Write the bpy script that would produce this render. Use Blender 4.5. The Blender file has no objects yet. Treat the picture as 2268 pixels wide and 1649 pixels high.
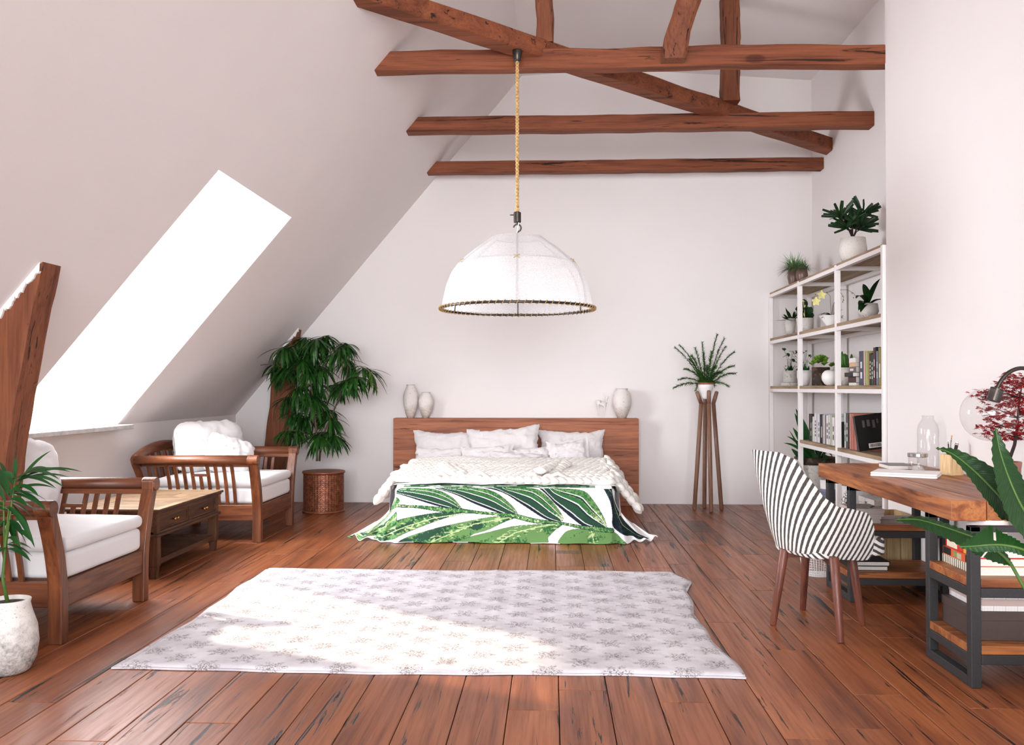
import bpy, math, random
import numpy as np
from mathutils import Vector, Matrix, noise
R = random.Random(7)
PI = math.pi
SC = bpy.context.scene
C = SC.collection

# ---------------------------------------------------------------- camera
F = 2000.0; CX = 1134.0; CY = 824.5; CAMH = 1.25
PHI = math.atan(88/F); TH = math.atan(34/F)
cd = bpy.data.cameras.new('camera'); cam = bpy.data.objects.new('camera', cd); C.objects.link(cam)
cam.location = (0, 0, CAMH); cam.rotation_euler = (PI/2+TH, 0, PHI)
cd.sensor_width = 36; cd.lens = 36*F/2268; cd.clip_start = .05; cd.clip_end = 200
SC.camera = cam
def at(px, py, X=None, Y=None, z=None):
    """room point seen at a photo position, on the plane X=, Y= or z="""
    u, v = px-CX, CY-py
    d = (u, F*math.cos(TH)-v*math.sin(TH), F*math.sin(TH)+v*math.cos(TH))
    c, s = math.cos(PHI), math.sin(PHI)
    d = (c*d[0]-s*d[1], s*d[0]+c*d[1], d[2])
    t = X/d[0] if X is not None else Y/d[1] if Y is not None else (z-CAMH)/d[2]
    return Vector((d[0]*t, d[1]*t, CAMH+d[2]*t))

# ---------------------------------------------------------------- light and exposure
w = bpy.data.worlds.new('world'); SC.world = w; w.use_nodes = True
w.node_tree.nodes['Background'].inputs[0].default_value = (.93, .96, 1, 1)
w.node_tree.nodes['Background'].inputs[1].default_value = 3.2
def light(name, kind, loc, target, energy, color=(1,1,1), sx=1, sy=1, angle=None):
    l = bpy.data.lights.new(name, kind); o = bpy.data.objects.new(name, l); C.objects.link(o)
    o.location = loc; d = Vector(target)-Vector(loc); o.rotation_euler = d.to_track_quat('-Z', 'Y').to_euler()
    l.energy = energy; l.color = color
    if kind == 'AREA': l.shape = 'RECTANGLE'; l.size = sx; l.size_y = sy
    if angle: l.angle = angle
    return o
az = Vector((.82, -.572, 0)).normalized(); EL = math.radians(28.7)
sd = Vector((az.x*math.cos(EL), az.y*math.cos(EL), -math.sin(EL)))
light('sun', 'SUN', (-8, 11, 6), Vector((-8, 11, 6))+sd, 8.5, (1, .86, .64), angle=math.radians(1.6))
# daylight entering by the roof window in view and the one beside the camera
light('window_light', 'AREA', (-3.82, 6.3, 1.8), (0, 7.0, 1.3), 215, (.92, .96, 1), 1.45, 1.5)
light('window_light', 'AREA', (-3.82, 1.92, 1.8), (0, 3.6, 1.2), 40, (.96, .98, 1), 1.45, 1.5)
light('window_light', 'AREA', (-.2, -2.42, 2.0), (-.3, 9, 1.6), 195, (.96, .98, 1), 4.6, 2.6).data.spread = math.radians(84)  # unseen fill lamp added behind the camera to brighten the back wall
VS = SC.view_settings
SC.display_settings.display_device = 'sRGB'
VS.view_transform = 'Standard'; VS.look = 'None'; VS.gamma = 1; VS.use_curve_mapping = False
VS.exposure = 0.05
SC.cycles.max_bounces = 10; SC.cycles.diffuse_bounces = 6; SC.cycles.transparent_max_bounces = 16

# ---------------------------------------------------------------- helpers
def tag(o, label=None, cat=None, group=None, kind=None):
    if label: o['label'] = label
    if cat: o['category'] = cat
    if group: o['group'] = group
    if kind: o['kind'] = kind
    return o
def thing(name, label, cat, loc=(0,0,0), rz=0, group=None):
    o = bpy.data.objects.new(name, None); C.objects.link(o); o.location = loc; o.rotation_euler = (0,0,rz)
    o.empty_display_size = .05
    return tag(o, label, cat, group)
def lin(c):
    return tuple(((x/255)/12.92 if x/255 <= .04045 else ((x/255+.055)/1.055)**2.4) for x in c)
class MB:
    def __init__(s): s.v = []; s.f = []; s.uv = None
    def add(s, vs, fs):
        b = len(s.v); s.v += [tuple(p) for p in vs]; s.f += [tuple(i+b for i in f) for f in fs]; return s
    def box(s, x0, x1, y0, y1, z0, z1):
        return s.add([(x0,y0,z0),(x1,y0,z0),(x1,y1,z0),(x0,y1,z0),(x0,y0,z1),(x1,y0,z1),(x1,y1,z1),(x0,y1,z1)],
                     [(0,3,2,1),(4,5,6,7),(0,1,5,4),(1,2,6,5),(2,3,7,6),(3,0,4,7)])
    def bar(s, p, q, wd, h, up=(0,0,1)):
        p, q = Vector(p), Vector(q); d = (q-p).normalized(); up = Vector(up)
        a = d.cross(up)
        if a.length < 1e-4: a = Vector((1,0,0))
        a.normalize(); b = a.cross(d)
        vs = [c+a*(i*wd/2)+b*(j*h/2) for c in (p,q) for i,j in ((-1,-1),(1,-1),(1,1),(-1,1))]
        return s.add(vs, [(0,3,2,1),(4,5,6,7),(0,1,5,4),(1,2,6,5),(2,3,7,6),(3,0,4,7)])
    def tube(s, pts, r, seg=10, flat=1.0, up=None):
        pts = [Vector(p) for p in pts]; n = len(pts)
        rs = r if isinstance(r, (list, tuple)) else [r]*n
        vs = []; a = None
        for i, p in enumerate(pts):
            d = (pts[min(i+1,n-1)]-pts[max(i-1,0)]).normalized()
            if a is None:
                a = d.cross(Vector(up) if up else (Vector((0,0,1)) if abs(d.z) < .9 else Vector((1,0,0)))).normalized()
            else: a = (a-d*a.dot(d)).normalized()
            b = d.cross(a)
            for k in range(seg):
                t = 2*PI*k/seg; vs.append(p+a*math.cos(t)*rs[i]+b*math.sin(t)*rs[i]*flat)
        fs = [(i*seg+k, i*seg+(k+1)%seg, (i+1)*seg+(k+1)%seg, (i+1)*seg+k) for i in range(n-1) for k in range(seg)]
        fs += [tuple(range(seg))[::-1], tuple((n-1)*seg+k for k in range(seg))]
        return s.add(vs, fs)
    def lathe(s, prof, c=(0,0,0), seg=32, flatx=1.0):
        vs = []; n = len(prof)
        for r, z in prof:
            for k in range(seg):
                t = 2*PI*k/seg; vs.append((c[0]+r*math.cos(t)*flatx, c[1]+r*math.sin(t), c[2]+z))
        fs = [(i*seg+k, i*seg+(k+1)%seg, (i+1)*seg+(k+1)%seg, (i+1)*seg+k) for i in range(n-1) for k in range(seg)]
        if prof[0][0] > 1e-5: fs.append(tuple(range(seg))[::-1])
        if prof[-1][0] > 1e-5: fs.append(tuple((n-1)*seg+k for k in range(seg)))
        return s.add(vs, fs)
    def grid(s, fn, nu, nv):
        vs = [fn(i/nu, j/nv) for j in range(nv+1) for i in range(nu+1)]
        fs = [(j*(nu+1)+i, j*(nu+1)+i+1, (j+1)*(nu+1)+i+1, (j+1)*(nu+1)+i) for j in range(nv) for i in range(nu)]
        return s.add(vs, fs)
    def blade(s, base, d, nrm, L, W, droop=.3, fold=.25, n=6, prof=None, curl=0):
        """a leaf: path starts along d and bends towards the ground"""
        p = Vector(base); d = Vector(d).normalized(); nrm = Vector(nrm)
        vs = []; st = L/n; side = d.cross(nrm)
        if side.length < 1e-4: side = Vector((1,0,0))
        side.normalize()
        for i in range(n+1):
            t = i/n
            wv = (prof(t) if prof else math.sin(PI*min(1,(t*.93+.07))**.8)) * W/2
            up = side.cross(d).normalized()
            vs += [p-side*wv+up*abs(wv)*fold, p, p+side*wv+up*abs(wv)*fold]
            d = (d+Vector((0,0,-1))*droop/n*1.6+side*curl/n).normalized(); p = p+d*st
        fs = []
        for i in range(n):
            b = i*3; fs += [(b,b+1,b+4,b+3),(b+1,b+2,b+5,b+4)]
        return s.add(vs, fs)
    def build(s, name, mat, parent=None, smooth=False, bevel=0, sub=0, solid=0, loc=None):
        me = bpy.data.meshes.new(name); me.from_pydata(s.v, [], s.f); me.update()
        if smooth: me.polygons.foreach_set('use_smooth', [True]*len(me.polygons))
        me.materials.append(mat)
        if s.uv:
            l = me.uv_layers.new(name='uv'); vi = np.empty(len(me.loops), dtype=np.int32); me.loops.foreach_get('vertex_index', vi)
            l.data.foreach_set('uv', np.array(s.uv, dtype=np.float32)[vi].ravel())
        o = bpy.data.objects.new(name, me); C.objects.link(o); o.parent = parent
        if loc: o.location = loc
        if solid: m = o.modifiers.new('s', 'SOLIDIFY'); m.thickness = solid; m.offset = 0
        if bevel: m = o.modifiers.new('b', 'BEVEL'); m.width = bevel; m.segments = 2; m.limit_method = 'ANGLE'; m.angle_limit = .6
        if sub: m = o.modifiers.new('u', 'SUBSURF'); m.levels = m.render_levels = sub
        return o
def fbm(p, s=1.0, o=3): 
    return noise.fractal(Vector(p)*s, 1.0, 2.0, o)
def beam_mesh(p, q, wd, h, seed=0, wob=.008, n=36, plane=None):
    """hewn timber: eight-sided section that wanders a little along its length"""
    p, q = Vector(p), Vector(q); d = (q-p).normalized(); up = Vector((0,0,1)) if abs(d.z) < .8 else Vector((0,1,0))
    a = d.cross(up).normalized(); b = a.cross(d); c = .13
    sec = [(-1,-1+c),(-1+c,-1),(1-c,-1),(1,-1+c),(1,1-c),(1-c,1),(-1+c,1),(-1,1-c)]
    m = MB(); vs = []
    for i in range(n+1):
        t = i/n; o = p.lerp(q, t)
        ex = fbm((t*4+seed, seed, 0), 1)*wob*1.6; ez = fbm((t*4+seed, seed, 9), 1)*wob*1.6
        for k, (x, y) in enumerate(sec):
            w1 = noise.noise(Vector((t*14, k*.7+seed, seed)))*wob*.6
            vs.append(o+a*(x*wd/2+w1+ex)+b*(y*h/2+w1+ez))
    if plane:  # cut the ends on given planes by sliding along d: plane = list of (index, point, normal)
        for idx, pt, nr in plane:
            base = 0 if idx == 0 else n*8
            for k in range(8):
                v = vs[base+k]; tt = (Vector(pt)-v).dot(Vector(nr))/d.dot(Vector(nr)); vs[base+k] = v+d*tt
    fs = [(i*8+k, i*8+(k+1)%8, (i+1)*8+(k+1)%8, (i+1)*8+k) for i in range(n) for k in range(8)]
    fs += [tuple(range(8))[::-1], tuple(n*8+k for k in range(8))]
    return m.add(vs, fs)

# ---------------------------------------------------------------- materials
def newmat(name):
    m = bpy.data.materials.new(name); m.use_nodes = True; nt = m.node_tree
    return m, nt, nt.nodes['Principled BSDF']
def ramp(nt, src, stops, interp='LINEAR'):
    r = nt.nodes.new('ShaderNodeValToRGB'); e = r.color_ramp.elements; r.color_ramp.interpolation = interp
    while len(e) < len(stops): e.new(.5)
    for x, (p, c) in zip(e, stops): x.position = p; x.color = (*c, 1) if len(c) == 3 else c
    nt.links.new(src, r.inputs[0]); return r.outputs[0]
def texco(nt, scale=(1,1,1), rand=False, kind='Object'):
    t = nt.nodes.new('ShaderNodeTexCoord').outputs[kind]
    if rand:
        oi = nt.nodes.new('ShaderNodeObjectInfo'); ml = nt.nodes.new('ShaderNodeMath'); ml.operation = 'MULTIPLY'
        ml.inputs[1].default_value = 37; nt.links.new(oi.outputs['Random'], ml.inputs[0])
        va = nt.nodes.new('ShaderNodeVectorMath'); va.operation = 'ADD'
        nt.links.new(t, va.inputs[0]); nt.links.new(ml.outputs[0], va.inputs[1]); t = va.outputs[0]
    mp = nt.nodes.new('ShaderNodeMapping'); mp.inputs['Scale'].default_value = scale
    nt.links.new(t, mp.inputs[0]); return mp.outputs[0]
def noiz(nt, vec, scale, detail=4, rough=.55, dist=0):
    n = nt.nodes.new('ShaderNodeTexNoise'); n.inputs['Scale'].default_value = scale; n.inputs['Detail'].default_value = detail
    n.inputs['Roughness'].default_value = rough; n.inputs['Distortion'].default_value = dist
    nt.links.new(vec, n.inputs['Vector']); return n.outputs['Fac']
def mixc(nt, fac, a, b, mode='MIX'):
    m = nt.nodes.new('ShaderNodeMix'); m.data_type = 'RGBA'; m.blend_type = mode
    for i, v in ((0, fac), (6, a), (7, b)):
        if isinstance(v, (int, float)): m.inputs[i].default_value = v
        elif isinstance(v, tuple): m.inputs[i].default_value = (*v, 1)
        else: nt.links.new(v, m.inputs[i])
    return m.outputs[2]
def math_(nt, op, a, b=None, c=None):
    m = nt.nodes.new('ShaderNodeMath'); m.operation = op
    for i, v in enumerate((a, b, c)):
        if v is None: continue
        if isinstance(v, (int, float)): m.inputs[i].default_value = v
        else: nt.links.new(v, m.inputs[i])
    return m.outputs[0]
def bump(nt, bs, h, strength=.3, dist=.01):
    b = nt.nodes.new('ShaderNodeBump'); b.inputs['Strength'].default_value = strength; b.inputs['Distance'].default_value = dist
    nt.links.new(h, b.inputs['Height']); nt.links.new(b.outputs[0], bs.inputs['Normal'])
def setp(bs, **k):
    for n, v in k.items():
        n = {'rough':'Roughness','metal':'Metallic','spec':'Specular IOR Level','trans':'Transmission Weight','coat':'Coat Weight','sheen':'Sheen Weight','ior':'IOR','alpha':'Alpha'}[n]
        bs.inputs[n].default_value = v
def plain(name, col, rough=.6, metal=0, spec=.5, vary=.06, vs=20, bmp=0, bs_=60, rand=False):
    m, nt, bs = newmat(name); c = lin(col); v = texco(nt, rand=rand)
    n = noiz(nt, v, vs, 3)
    lo = tuple(x*(1-vary*1.6) for x in c); hi = tuple(min(1, x*(1+vary*1.2)) for x in c)
    nt.links.new(ramp(nt, n, [(.3, lo), (.7, hi)]), bs.inputs['Base Color'])
    setp(bs, rough=rough, metal=metal, spec=spec)
    if bmp: bump(nt, bs, noiz(nt, v, bs_, 4), bmp, .004)
    return m
def wood(name, c1, c2, dark, axis=0, sc=1.0, rough=.4, crack=.5, spec=.5, rand=True, bmp=.35, vary=.25, fine=1.0, knots=True):
    m, nt, bs = newmat(name); s = [9*sc]*3; s[axis] = .8*sc
    v = texco(nt, tuple(s), rand)
    big = noiz(nt, v, 1.1, 5, .6, .9)
    col = ramp(nt, big, [(.25, lin(dark)), (.42, lin(c1)), (.62, lin(c2)), (.8, lin(c1))])
    s2 = [55*sc*fine]*3; s2[axis] = 1.6*sc
    v2 = texco(nt, tuple(s2), rand); g = noiz(nt, v2, 1.6, 4, .65, .2)
    col = mixc(nt, .55, col, ramp(nt, g, [(.3, (.45,.42,.4)), (.55, (1,1,1)), (.75, (1.0,.96,.9))]), 'MULTIPLY')
    s3 = [20*sc]*3; s3[axis] = .9*sc
    v3 = texco(nt, tuple(s3), rand); k = noiz(nt, v3, 1.3, 6, .7, .7)
    lo = .325+.055*crack
    ck = ramp(nt, k, [(lo, (0,0,0)), (lo+.025, (1,1,1))])
    col = mixc(nt, crack, col, mixc(nt, ck, tuple(x*.22 for x in lin(dark)), (1,1,1)), 'MULTIPLY')
    if knots:
        sk = [2.6*sc]*3; sk[axis] = 1.1*sc
        vk = texco(nt, tuple(sk), rand); vo = nt.nodes.new('ShaderNodeTexVoronoi'); vo.inputs['Scale'].default_value = 1.0
        nt.links.new(vk, vo.inputs['Vector'])
        kk = ramp(nt, vo.outputs['Distance'], [(0, (.3,.22,.2)), (.055, (.42,.3,.26)), (.085, (1,1,1))])
        col = mixc(nt, .8, col, kk, 'MULTIPLY')
    if vary:
        oi = nt.nodes.new('ShaderNodeObjectInfo')
        rr = ramp(nt, oi.outputs['Random'], [(0, (1-vary,)*3), (1, (1+vary*.4,)*3)])
        col = mixc(nt, 1.0, col, rr, 'MULTIPLY')
    nt.links.new(col, bs.inputs['Base Color'])
    rr = ramp(nt, g, [(.3, (min(1,rough+.18),)*3), (.7, (rough,)*3)]); nt.links.new(rr, bs.inputs['Roughness'])
    setp(bs, spec=spec)
    h = math_(nt, 'ADD', math_(nt, 'MULTIPLY', g, .35), math_(nt, 'MULTIPLY', ck, .9)); bump(nt, bs, h, bmp, .004)
    return m

M = {}
def plaster(name, col):
    m, nt, bs = newmat(name); v = texco(nt); c = lin(col)
    nt.links.new(ramp(nt, noiz(nt, v, 1.3, 3), [(.3, tuple(x*.975 for x in c)), (.7, c)]), bs.inputs['Base Color'])
    setp(bs, rough=.85, spec=.25)
    h = math_(nt, 'ADD', noiz(nt, v, 140, 3), math_(nt, 'MULTIPLY', noiz(nt, v, 9, 3), 1.5)); bump(nt, bs, h, .12, .004)
    return m
M['plaster'] = plaster('plaster', (232, 226, 224))
M['white_frame'] = plain('white_frame', (238, 238, 238), .4, vary=.01)
M['sill'] = plain('grey_sill', (176, 172, 170), .35, vary=.14, vs=14)
M['floor'] = wood('floor_wood', (130, 70, 39), (158, 92, 53), (84, 42, 24), 1, .72, .28, 1.0, .45, bmp=.45, vary=.17)
M['floor_dark'] = wood('floor_wood_dark', (92, 52, 36), (104, 60, 42), (66, 36, 26), 1, .72, .3, .5, .5, bmp=.25, vary=.1)
M['beam_x'] = wood('beam_wood_x', (118, 64, 40), (138, 78, 50), (80, 40, 25), 0, .9, .6, .85, .3, vary=.1, bmp=.6)
M['beam_z'] = wood('beam_wood_z', (114, 64, 42), (132, 78, 50), (80, 42, 27), 2, .9, .6, .85, .3, vary=.1, bmp=.6)
M['headboard'] = wood('headboard_wood', (148, 84, 52), (172, 102, 66), (106, 56, 34), 0, 1.0, .45, .75, .4, vary=.05, knots=False)
for ax, nm in enumerate('xyz'):
    M['teak_'+nm] = wood('teak_'+nm, (96, 49, 26), (128, 74, 42), (60, 27, 14), ax, 1.6, .3, .3, .5, bmp=.12, vary=.15, fine=.7)
    M['walnut_'+nm] = wood('walnut_'+nm, (80, 47, 28), (104, 66, 40), (50, 28, 16), ax, 1.8, .5, .35, .35, bmp=.15, vary=.1, knots=False)
    M['sheesham_'+nm] = wood('sheesham_'+nm, (136, 74, 38), (182, 114, 62), (78, 36, 22), ax, 1.5, .35, .55, .45, bmp=.2, vary=.3, fine=.6, knots=False)
M['tabletop'] = wood('tabletop_wood', (124, 96, 68), (148, 119, 88), (88, 64, 43), 0, 2.2, .42, .25, .4, vary=.25, knots=False, bmp=.1)
M['lampwood'] = wood('stand_wood', (118, 84, 66), (140, 102, 82), (92, 62, 48), 2, 2.6, .38, .3, .4, vary=.1, knots=False, bmp=.15)
M['chairwood'] = wood('chair_leg_wood', (98, 52, 38), (118, 66, 50), (72, 36, 28), 2, 2.4, .35, .2, .45, vary=.1, knots=False, bmp=.1)
M['board'] = wood('shelf_board', (150, 126, 100), (176, 152, 124), (104, 84, 66), 1, 1.4, .6, .55, .3, vary=.1, knots=False, bmp=.2)
M['crate'] = wood('pale_crate', (176, 146, 106), (196, 166, 124), (140, 110, 74), 2, 2, .6, .25, .3, vary=.1, knots=False)
M['holder'] = wood('pale_holder', (214, 180, 134), (228, 198, 154), (184, 146, 100), 2, 4, .6, .15, .3, vary=.05, knots=False)
M['iron'] = plain('dark_iron', (52, 51, 52), .55, .3, vary=.1, vs=120, bmp=.15, bs_=300)
M['bronze'] = plain('bronze', (74, 68, 64), .35, .9, vary=.05)
M['brass'] = plain('brass', (196, 156, 92), .25, 1, vary=.04)
M['steel'] = plain('steel', (190, 188, 186), .2, 1, vary=.03)
M['shelf_white'] = plain('shelf_white', (236, 230, 228), .45, vary=.01)
def cloth(name, col, bmp=.25, sc=420, rough=.95, wr=.0):
    m, nt, bs = newmat(name); v = texco(nt); c = lin(col)
    nt.links.new(ramp(nt, noiz(nt, v, 3, 2), [(.3, tuple(x*.96 for x in c)), (.7, c)]), bs.inputs['Base Color'])
    setp(bs, rough=rough, spec=.15, sheen=.2)
    h = noiz(nt, v, sc, 2)
    if wr: h = math_(nt, 'ADD', h, math_(nt, 'MULTIPLY', noiz(nt, v, 7, 5, .6, 1.2), wr))
    bump(nt, bs, h, bmp, .003); return m
M['cushion'] = cloth('cushion_cloth', (222, 219, 219), .2, wr=3)
M['linen'] = cloth('bed_linen', (218, 212, 212), .35, wr=12)
M['wool'] = cloth('chunky_wool', (226, 221, 214), .4, 260)
M['rope'] = plain('rope', (198, 160, 104), .9, vary=.25, vs=60, bmp=.5, bs_=300)
M['twine'] = plain('twine', (176, 140, 88), .9, vary=.2)
M['soil'] = plain('soil', (58, 44, 34), .95, vary=.5, vs=60, bmp=.8, bs_=60)
M['paper'] = plain('pages', (226, 220, 212), .8, vary=.05, vs=200)
def speck(name, base, spot, th=.36, sc=90, low=None, zr=(0, .1), rough=.75, bands=False):
    """stoneware: small pits, and a stained foot that is part of the glaze"""
    m, nt, bs = newmat(name); v = texco(nt); col = mixc(nt, ramp(nt, noiz(nt, v, sc, 2), [(th-.06, (1,1,1)), (th+.02, (0,0,0))]), lin(base), lin(spot))
    if low:
        sp = nt.nodes.new('ShaderNodeSeparateXYZ'); nt.links.new(texco(nt), sp.inputs[0])
        h = math_(nt, 'ADD', sp.outputs[2], math_(nt, 'MULTIPLY', math_(nt, 'SUBTRACT', noiz(nt, v, 14, 6, .7), .5), (zr[1]-zr[0])*2.4))
        k = ramp(nt, math_(nt, 'DIVIDE', math_(nt, 'SUBTRACT', h, zr[0]), zr[1]-zr[0]), [(0, (.85,)*3), (1, (0,0,0))])
        k = mixc(nt, 1.0, k, ramp(nt, noiz(nt, v, 60, 4, .7), [(.35, (.2,)*3), (.6, (1,1,1))]), 'MULTIPLY')
        col = mixc(nt, k, col, lin(low))
    nt.links.new(col, bs.inputs['Base Color']); setp(bs, rough=rough, spec=.3); bump(nt, bs, noiz(nt, v, sc*.8, 3), .3, .003)
    return m
M['stoneware'] = speck('stoneware', (214, 206, 200), (140, 128, 118), .34, 110, (74, 66, 58), (0, .06))
M['urn'] = speck('urn_glaze', (224, 216, 212), (170, 156, 142), .33, 60, (150, 116, 84), (.0, .16))
M['pot_big'] = speck('pot_plaster', (220, 214, 208), (150, 142, 134), .34, 120, (38, 32, 27), (.0, .24))
M['pot_white'] = plain('pot_white', (232, 228, 226), .5, vary=.02)
M['pot_brown'] = plain('pot_brown', (104, 76, 68), .35, vary=.08)
M['pot_rust'] = speck('pot_rust', (52, 40, 32), (94, 70, 48), .45, 30, rough=.6)
M['copper'] = plain('copper_satin', (176, 122, 108), .4, .6, vary=.05)
M['stone'] = speck('stone_grey', (192, 186, 180), (160, 154, 148), .42, 40, rough=.9)
M['grey_vase'] = speck('grey_vase', (168, 166, 166), (120, 118, 118), .4, 200, rough=.35)
M['porcelain'] = plain('porcelain', (226, 218, 214), .4, vary=.01)
def leafmat(name, c1, c2, rough=.42, vein=None, spec=.35, vs=3.0):
    m, nt, bs = newmat(name); v = texco(nt, rand=True)
    col = ramp(nt, noiz(nt, v, vs, 2), [(.3, lin(c1)), (.7, lin(c2))])
    if vein:
        sp = nt.nodes.new('ShaderNodeSeparateXYZ'); nt.links.new(texco(nt, kind='UV'), sp.inputs[0])
        u = math_(nt, 'ABSOLUTE', math_(nt, 'SUBTRACT', sp.outputs[0], .5))
        q = math_(nt, 'SINE', math_(nt, 'MULTIPLY', math_(nt, 'ADD', sp.outputs[1], math_(nt, 'MULTIPLY', u, -.12)), 330))
        col = mixc(nt, math_(nt, 'MULTIPLY', ramp(nt, q, [(.6, (0,0,0)), (1, (1,1,1))]), .35), col, lin(vein))
        col = mixc(nt, ramp(nt, u, [(.012, (1,1,1)), (.022, (0,0,0))]), col, lin((92, 122, 44)))
        bump(nt, bs, q, .25, .003)
    nt.links.new(col, bs.inputs['Base Color']); setp(bs, rough=rough, spec=spec); return m
M['leaf_dark'] = leafmat('leaf_dark', (12, 34, 14), (24, 60, 22))
M['leaf_ficus'] = leafmat('leaf_ficus', (16, 46, 14), (44, 94, 30), vs=9)
M['leaf_yellow'] = leafmat('leaf_yellow', (92, 104, 26), (58, 88, 28))
M['leaf_palm'] = leafmat('leaf_palm', (16, 52, 20), (30, 84, 30))
M['leaf_mid'] = leafmat('leaf_mid', (32, 66, 24), (62, 104, 38))
M['leaf_lime'] = leafmat('leaf_lime', (74, 118, 34), (128, 164, 62))
M['leaf_grass'] = leafmat('leaf_grass', (44, 88, 44), (104, 146, 90))
M['leaf_banana'] = leafmat('leaf_banana', (12, 40, 12), (22, 62, 18), .36, (34, 84, 26), .35)
M['leaf_red'] = leafmat('leaf_red', (120, 14, 20), (158, 28, 30), .55)
M['leaf_plum'] = leafmat('leaf_plum', (84, 20, 40), (112, 40, 52))
M['bark'] = plain('bark', (92, 74, 58), .9, vary=.25, vs=60, bmp=.5)
M['bark_dark'] = plain('bark_dark', (44, 28, 26), .9, vary=.2, vs=60, bmp=.5)
M['stem_green'] = plain('stem_green', (70, 100, 36), .6, vary=.1)
M['petal'] = plain('petal', (236, 226, 150), .6, vary=.05)
def glassmat(name, tint=(1,1,1), rough=0.02, base=.06):
    m = bpy.data.materials.new(name); m.use_nodes = True; nt = m.node_tree; nt.nodes.clear()
    o = nt.nodes.new('ShaderNodeOutputMaterial'); t = nt.nodes.new('ShaderNodeBsdfTransparent'); g = nt.nodes.new('ShaderNodeBsdfGlossy')
    g.inputs['Roughness'].default_value = rough; t.inputs[0].default_value = (*tint, 1)
    lw = nt.nodes.new('ShaderNodeLayerWeight'); lw.inputs[0].default_value = .35
    mr = math_(nt, 'ADD', math_(nt, 'MULTIPLY', math_(nt, 'POWER', lw.outputs['Facing'], 3.0), .5), base)
    mx = nt.nodes.new('ShaderNodeMixShader'); nt.links.new(mr, mx.inputs[0]); nt.links.new(t.outputs[0], mx.inputs[1]); nt.links.new(g.outputs[0], mx.inputs[2])
    nt.links.new(mx.outputs[0], o.inputs[0]); return m
M['pane'] = glassmat('window_glass', (.98,.99,1))
M['glass'] = glassmat('clear_glass', (.97,.97,.97), .01, .02)

# ================================================================ the room
YB = 9.82; XL = -3.48; ZK = .955; TS = 1.175; YF = -2.2
def slope_z(x): return ZK+TS*(x-XL)
def slope_x(z): return XL+(z-ZK)/TS
def struct(mb, name, mat, parent=None, **k):
    o = mb.build(name, mat, parent, **k)
    if not parent: o['kind'] = 'structure'
    return o
fl = struct(MB().box(-3.9, 3.0, YF, YB+.1, -.12, -.024), 'floor', plain('subfloor', (40, 24, 18), .9))
R.seed(11); pl_mesh = {}
def plank_mesh(L, mat):
    key = (round(L, 2), mat.name)
    if key not in pl_mesh:
        o = MB().box(0, .1965, 0, L-.003, -.024, 0).build('plank', mat, None)
        bm_ = o.data; pl_mesh[key] = bm_; bpy.data.objects.remove(o)
    return pl_mesh[key]
def plank(x, y, L, mat):
    o = bpy.data.objects.new('plank', plank_mesh(L, mat)); C.objects.link(o); o.parent = fl; o.location = (x, y, R.uniform(-.0012, 0))
    b = o.modifiers.new('b', 'BEVEL'); b.width = .0022; b.segments = 1
fixed = {6: [(7.92, .33, 1), (8.25, .33, 1)], 0: [(6.86, .12, 1)]}
for k in range(-18, 14):
    x = .03+.2*k; y = -.6+R.uniform(-.9, 0)
    ints = sorted(fixed.get(k, []))
    while y < YB-.01:
        L = round(R.choice([1.0, 1.3, 1.6, 1.9, 2.2]), 2); mt = M['floor']
        if ints and y+L > ints[0][0]-.35:
            if y >= ints[0][0]-.01: L = ints[0][1]; mt = M['floor_dark']; ints.pop(0)
            else: L = ints[0][0]-y
        if y+L > YB-.4: L = YB-y
        if x+.2 > 2.95: break
        plank(x, y, L, mt); y += L
# back wall follows the roof line
zc1, xr, zc2 = 4.66, .71, 4.555
xt = slope_x(zc1)
prof = [(XL-.02, -.1), (2.82, -.1), (2.82, zc2+.02), (xr, zc1+.1), (xt, zc1+.06), (XL-.02, ZK)]
m = MB(); n = len(prof)
m.add([(x, YB, z) for x, z in prof]+[(x, YB+.12, z) for x, z in prof],
      [tuple(range(n)), tuple(range(2*n-1, n-1, -1))]+[(i, i+n, (i+1)%n+n, (i+1)%n) for i in range(n)])
struct(m, 'wall_back', M['plaster'])
m = MB().box(XL-.3, XL, YF, YB+.1, -.1, ZK-.03)
for a, b in ((YF, 1.1), (2.75, 5.52), (7.095, YB+.1)): m.box(XL-.299, XL-.0005, a, b, ZK-.03, ZK+.01)
struct(m, 'wall_left', M['plaster'])
M['seal'] = plain('grey_seal', (150, 150, 152), .6)
# rafters side of the roof with the dormer openings
D1 = (5.52, 7.095, 2.61); D2 = (1.1, 2.75, 2.61)
def slope_piece(m, x0, x1, y0, y1, th=.12):
    a = [(x0,y0,slope_z(x0)),(x1,y0,slope_z(x1)),(x1,y1,slope_z(x1)),(x0,y1,slope_z(x0))]
    n_ = Vector((-TS,0,1)).normalized()*th; b = [tuple(Vector(p)+n_) for p in a]
    m.add(a+b, [(0,1,2,3),(7,6,5,4),(0,4,5,1),(1,5,6,2),(2,6,7,3),(3,7,4,0)])
m = MB(); xd = slope_x(2.61)
slope_piece(m, XL, xt+.1, D1[1], YB+.1); slope_piece(m, XL, xt+.1, D2[1], D1[0]); slope_piece(m, XL, xt+.1, YF, D2[0])
for d in (D1, D2): slope_piece(m, xd, xt+.1, d[0], d[1])
struct(m, 'ceiling', M['plaster'])
XW = -3.70
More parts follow.
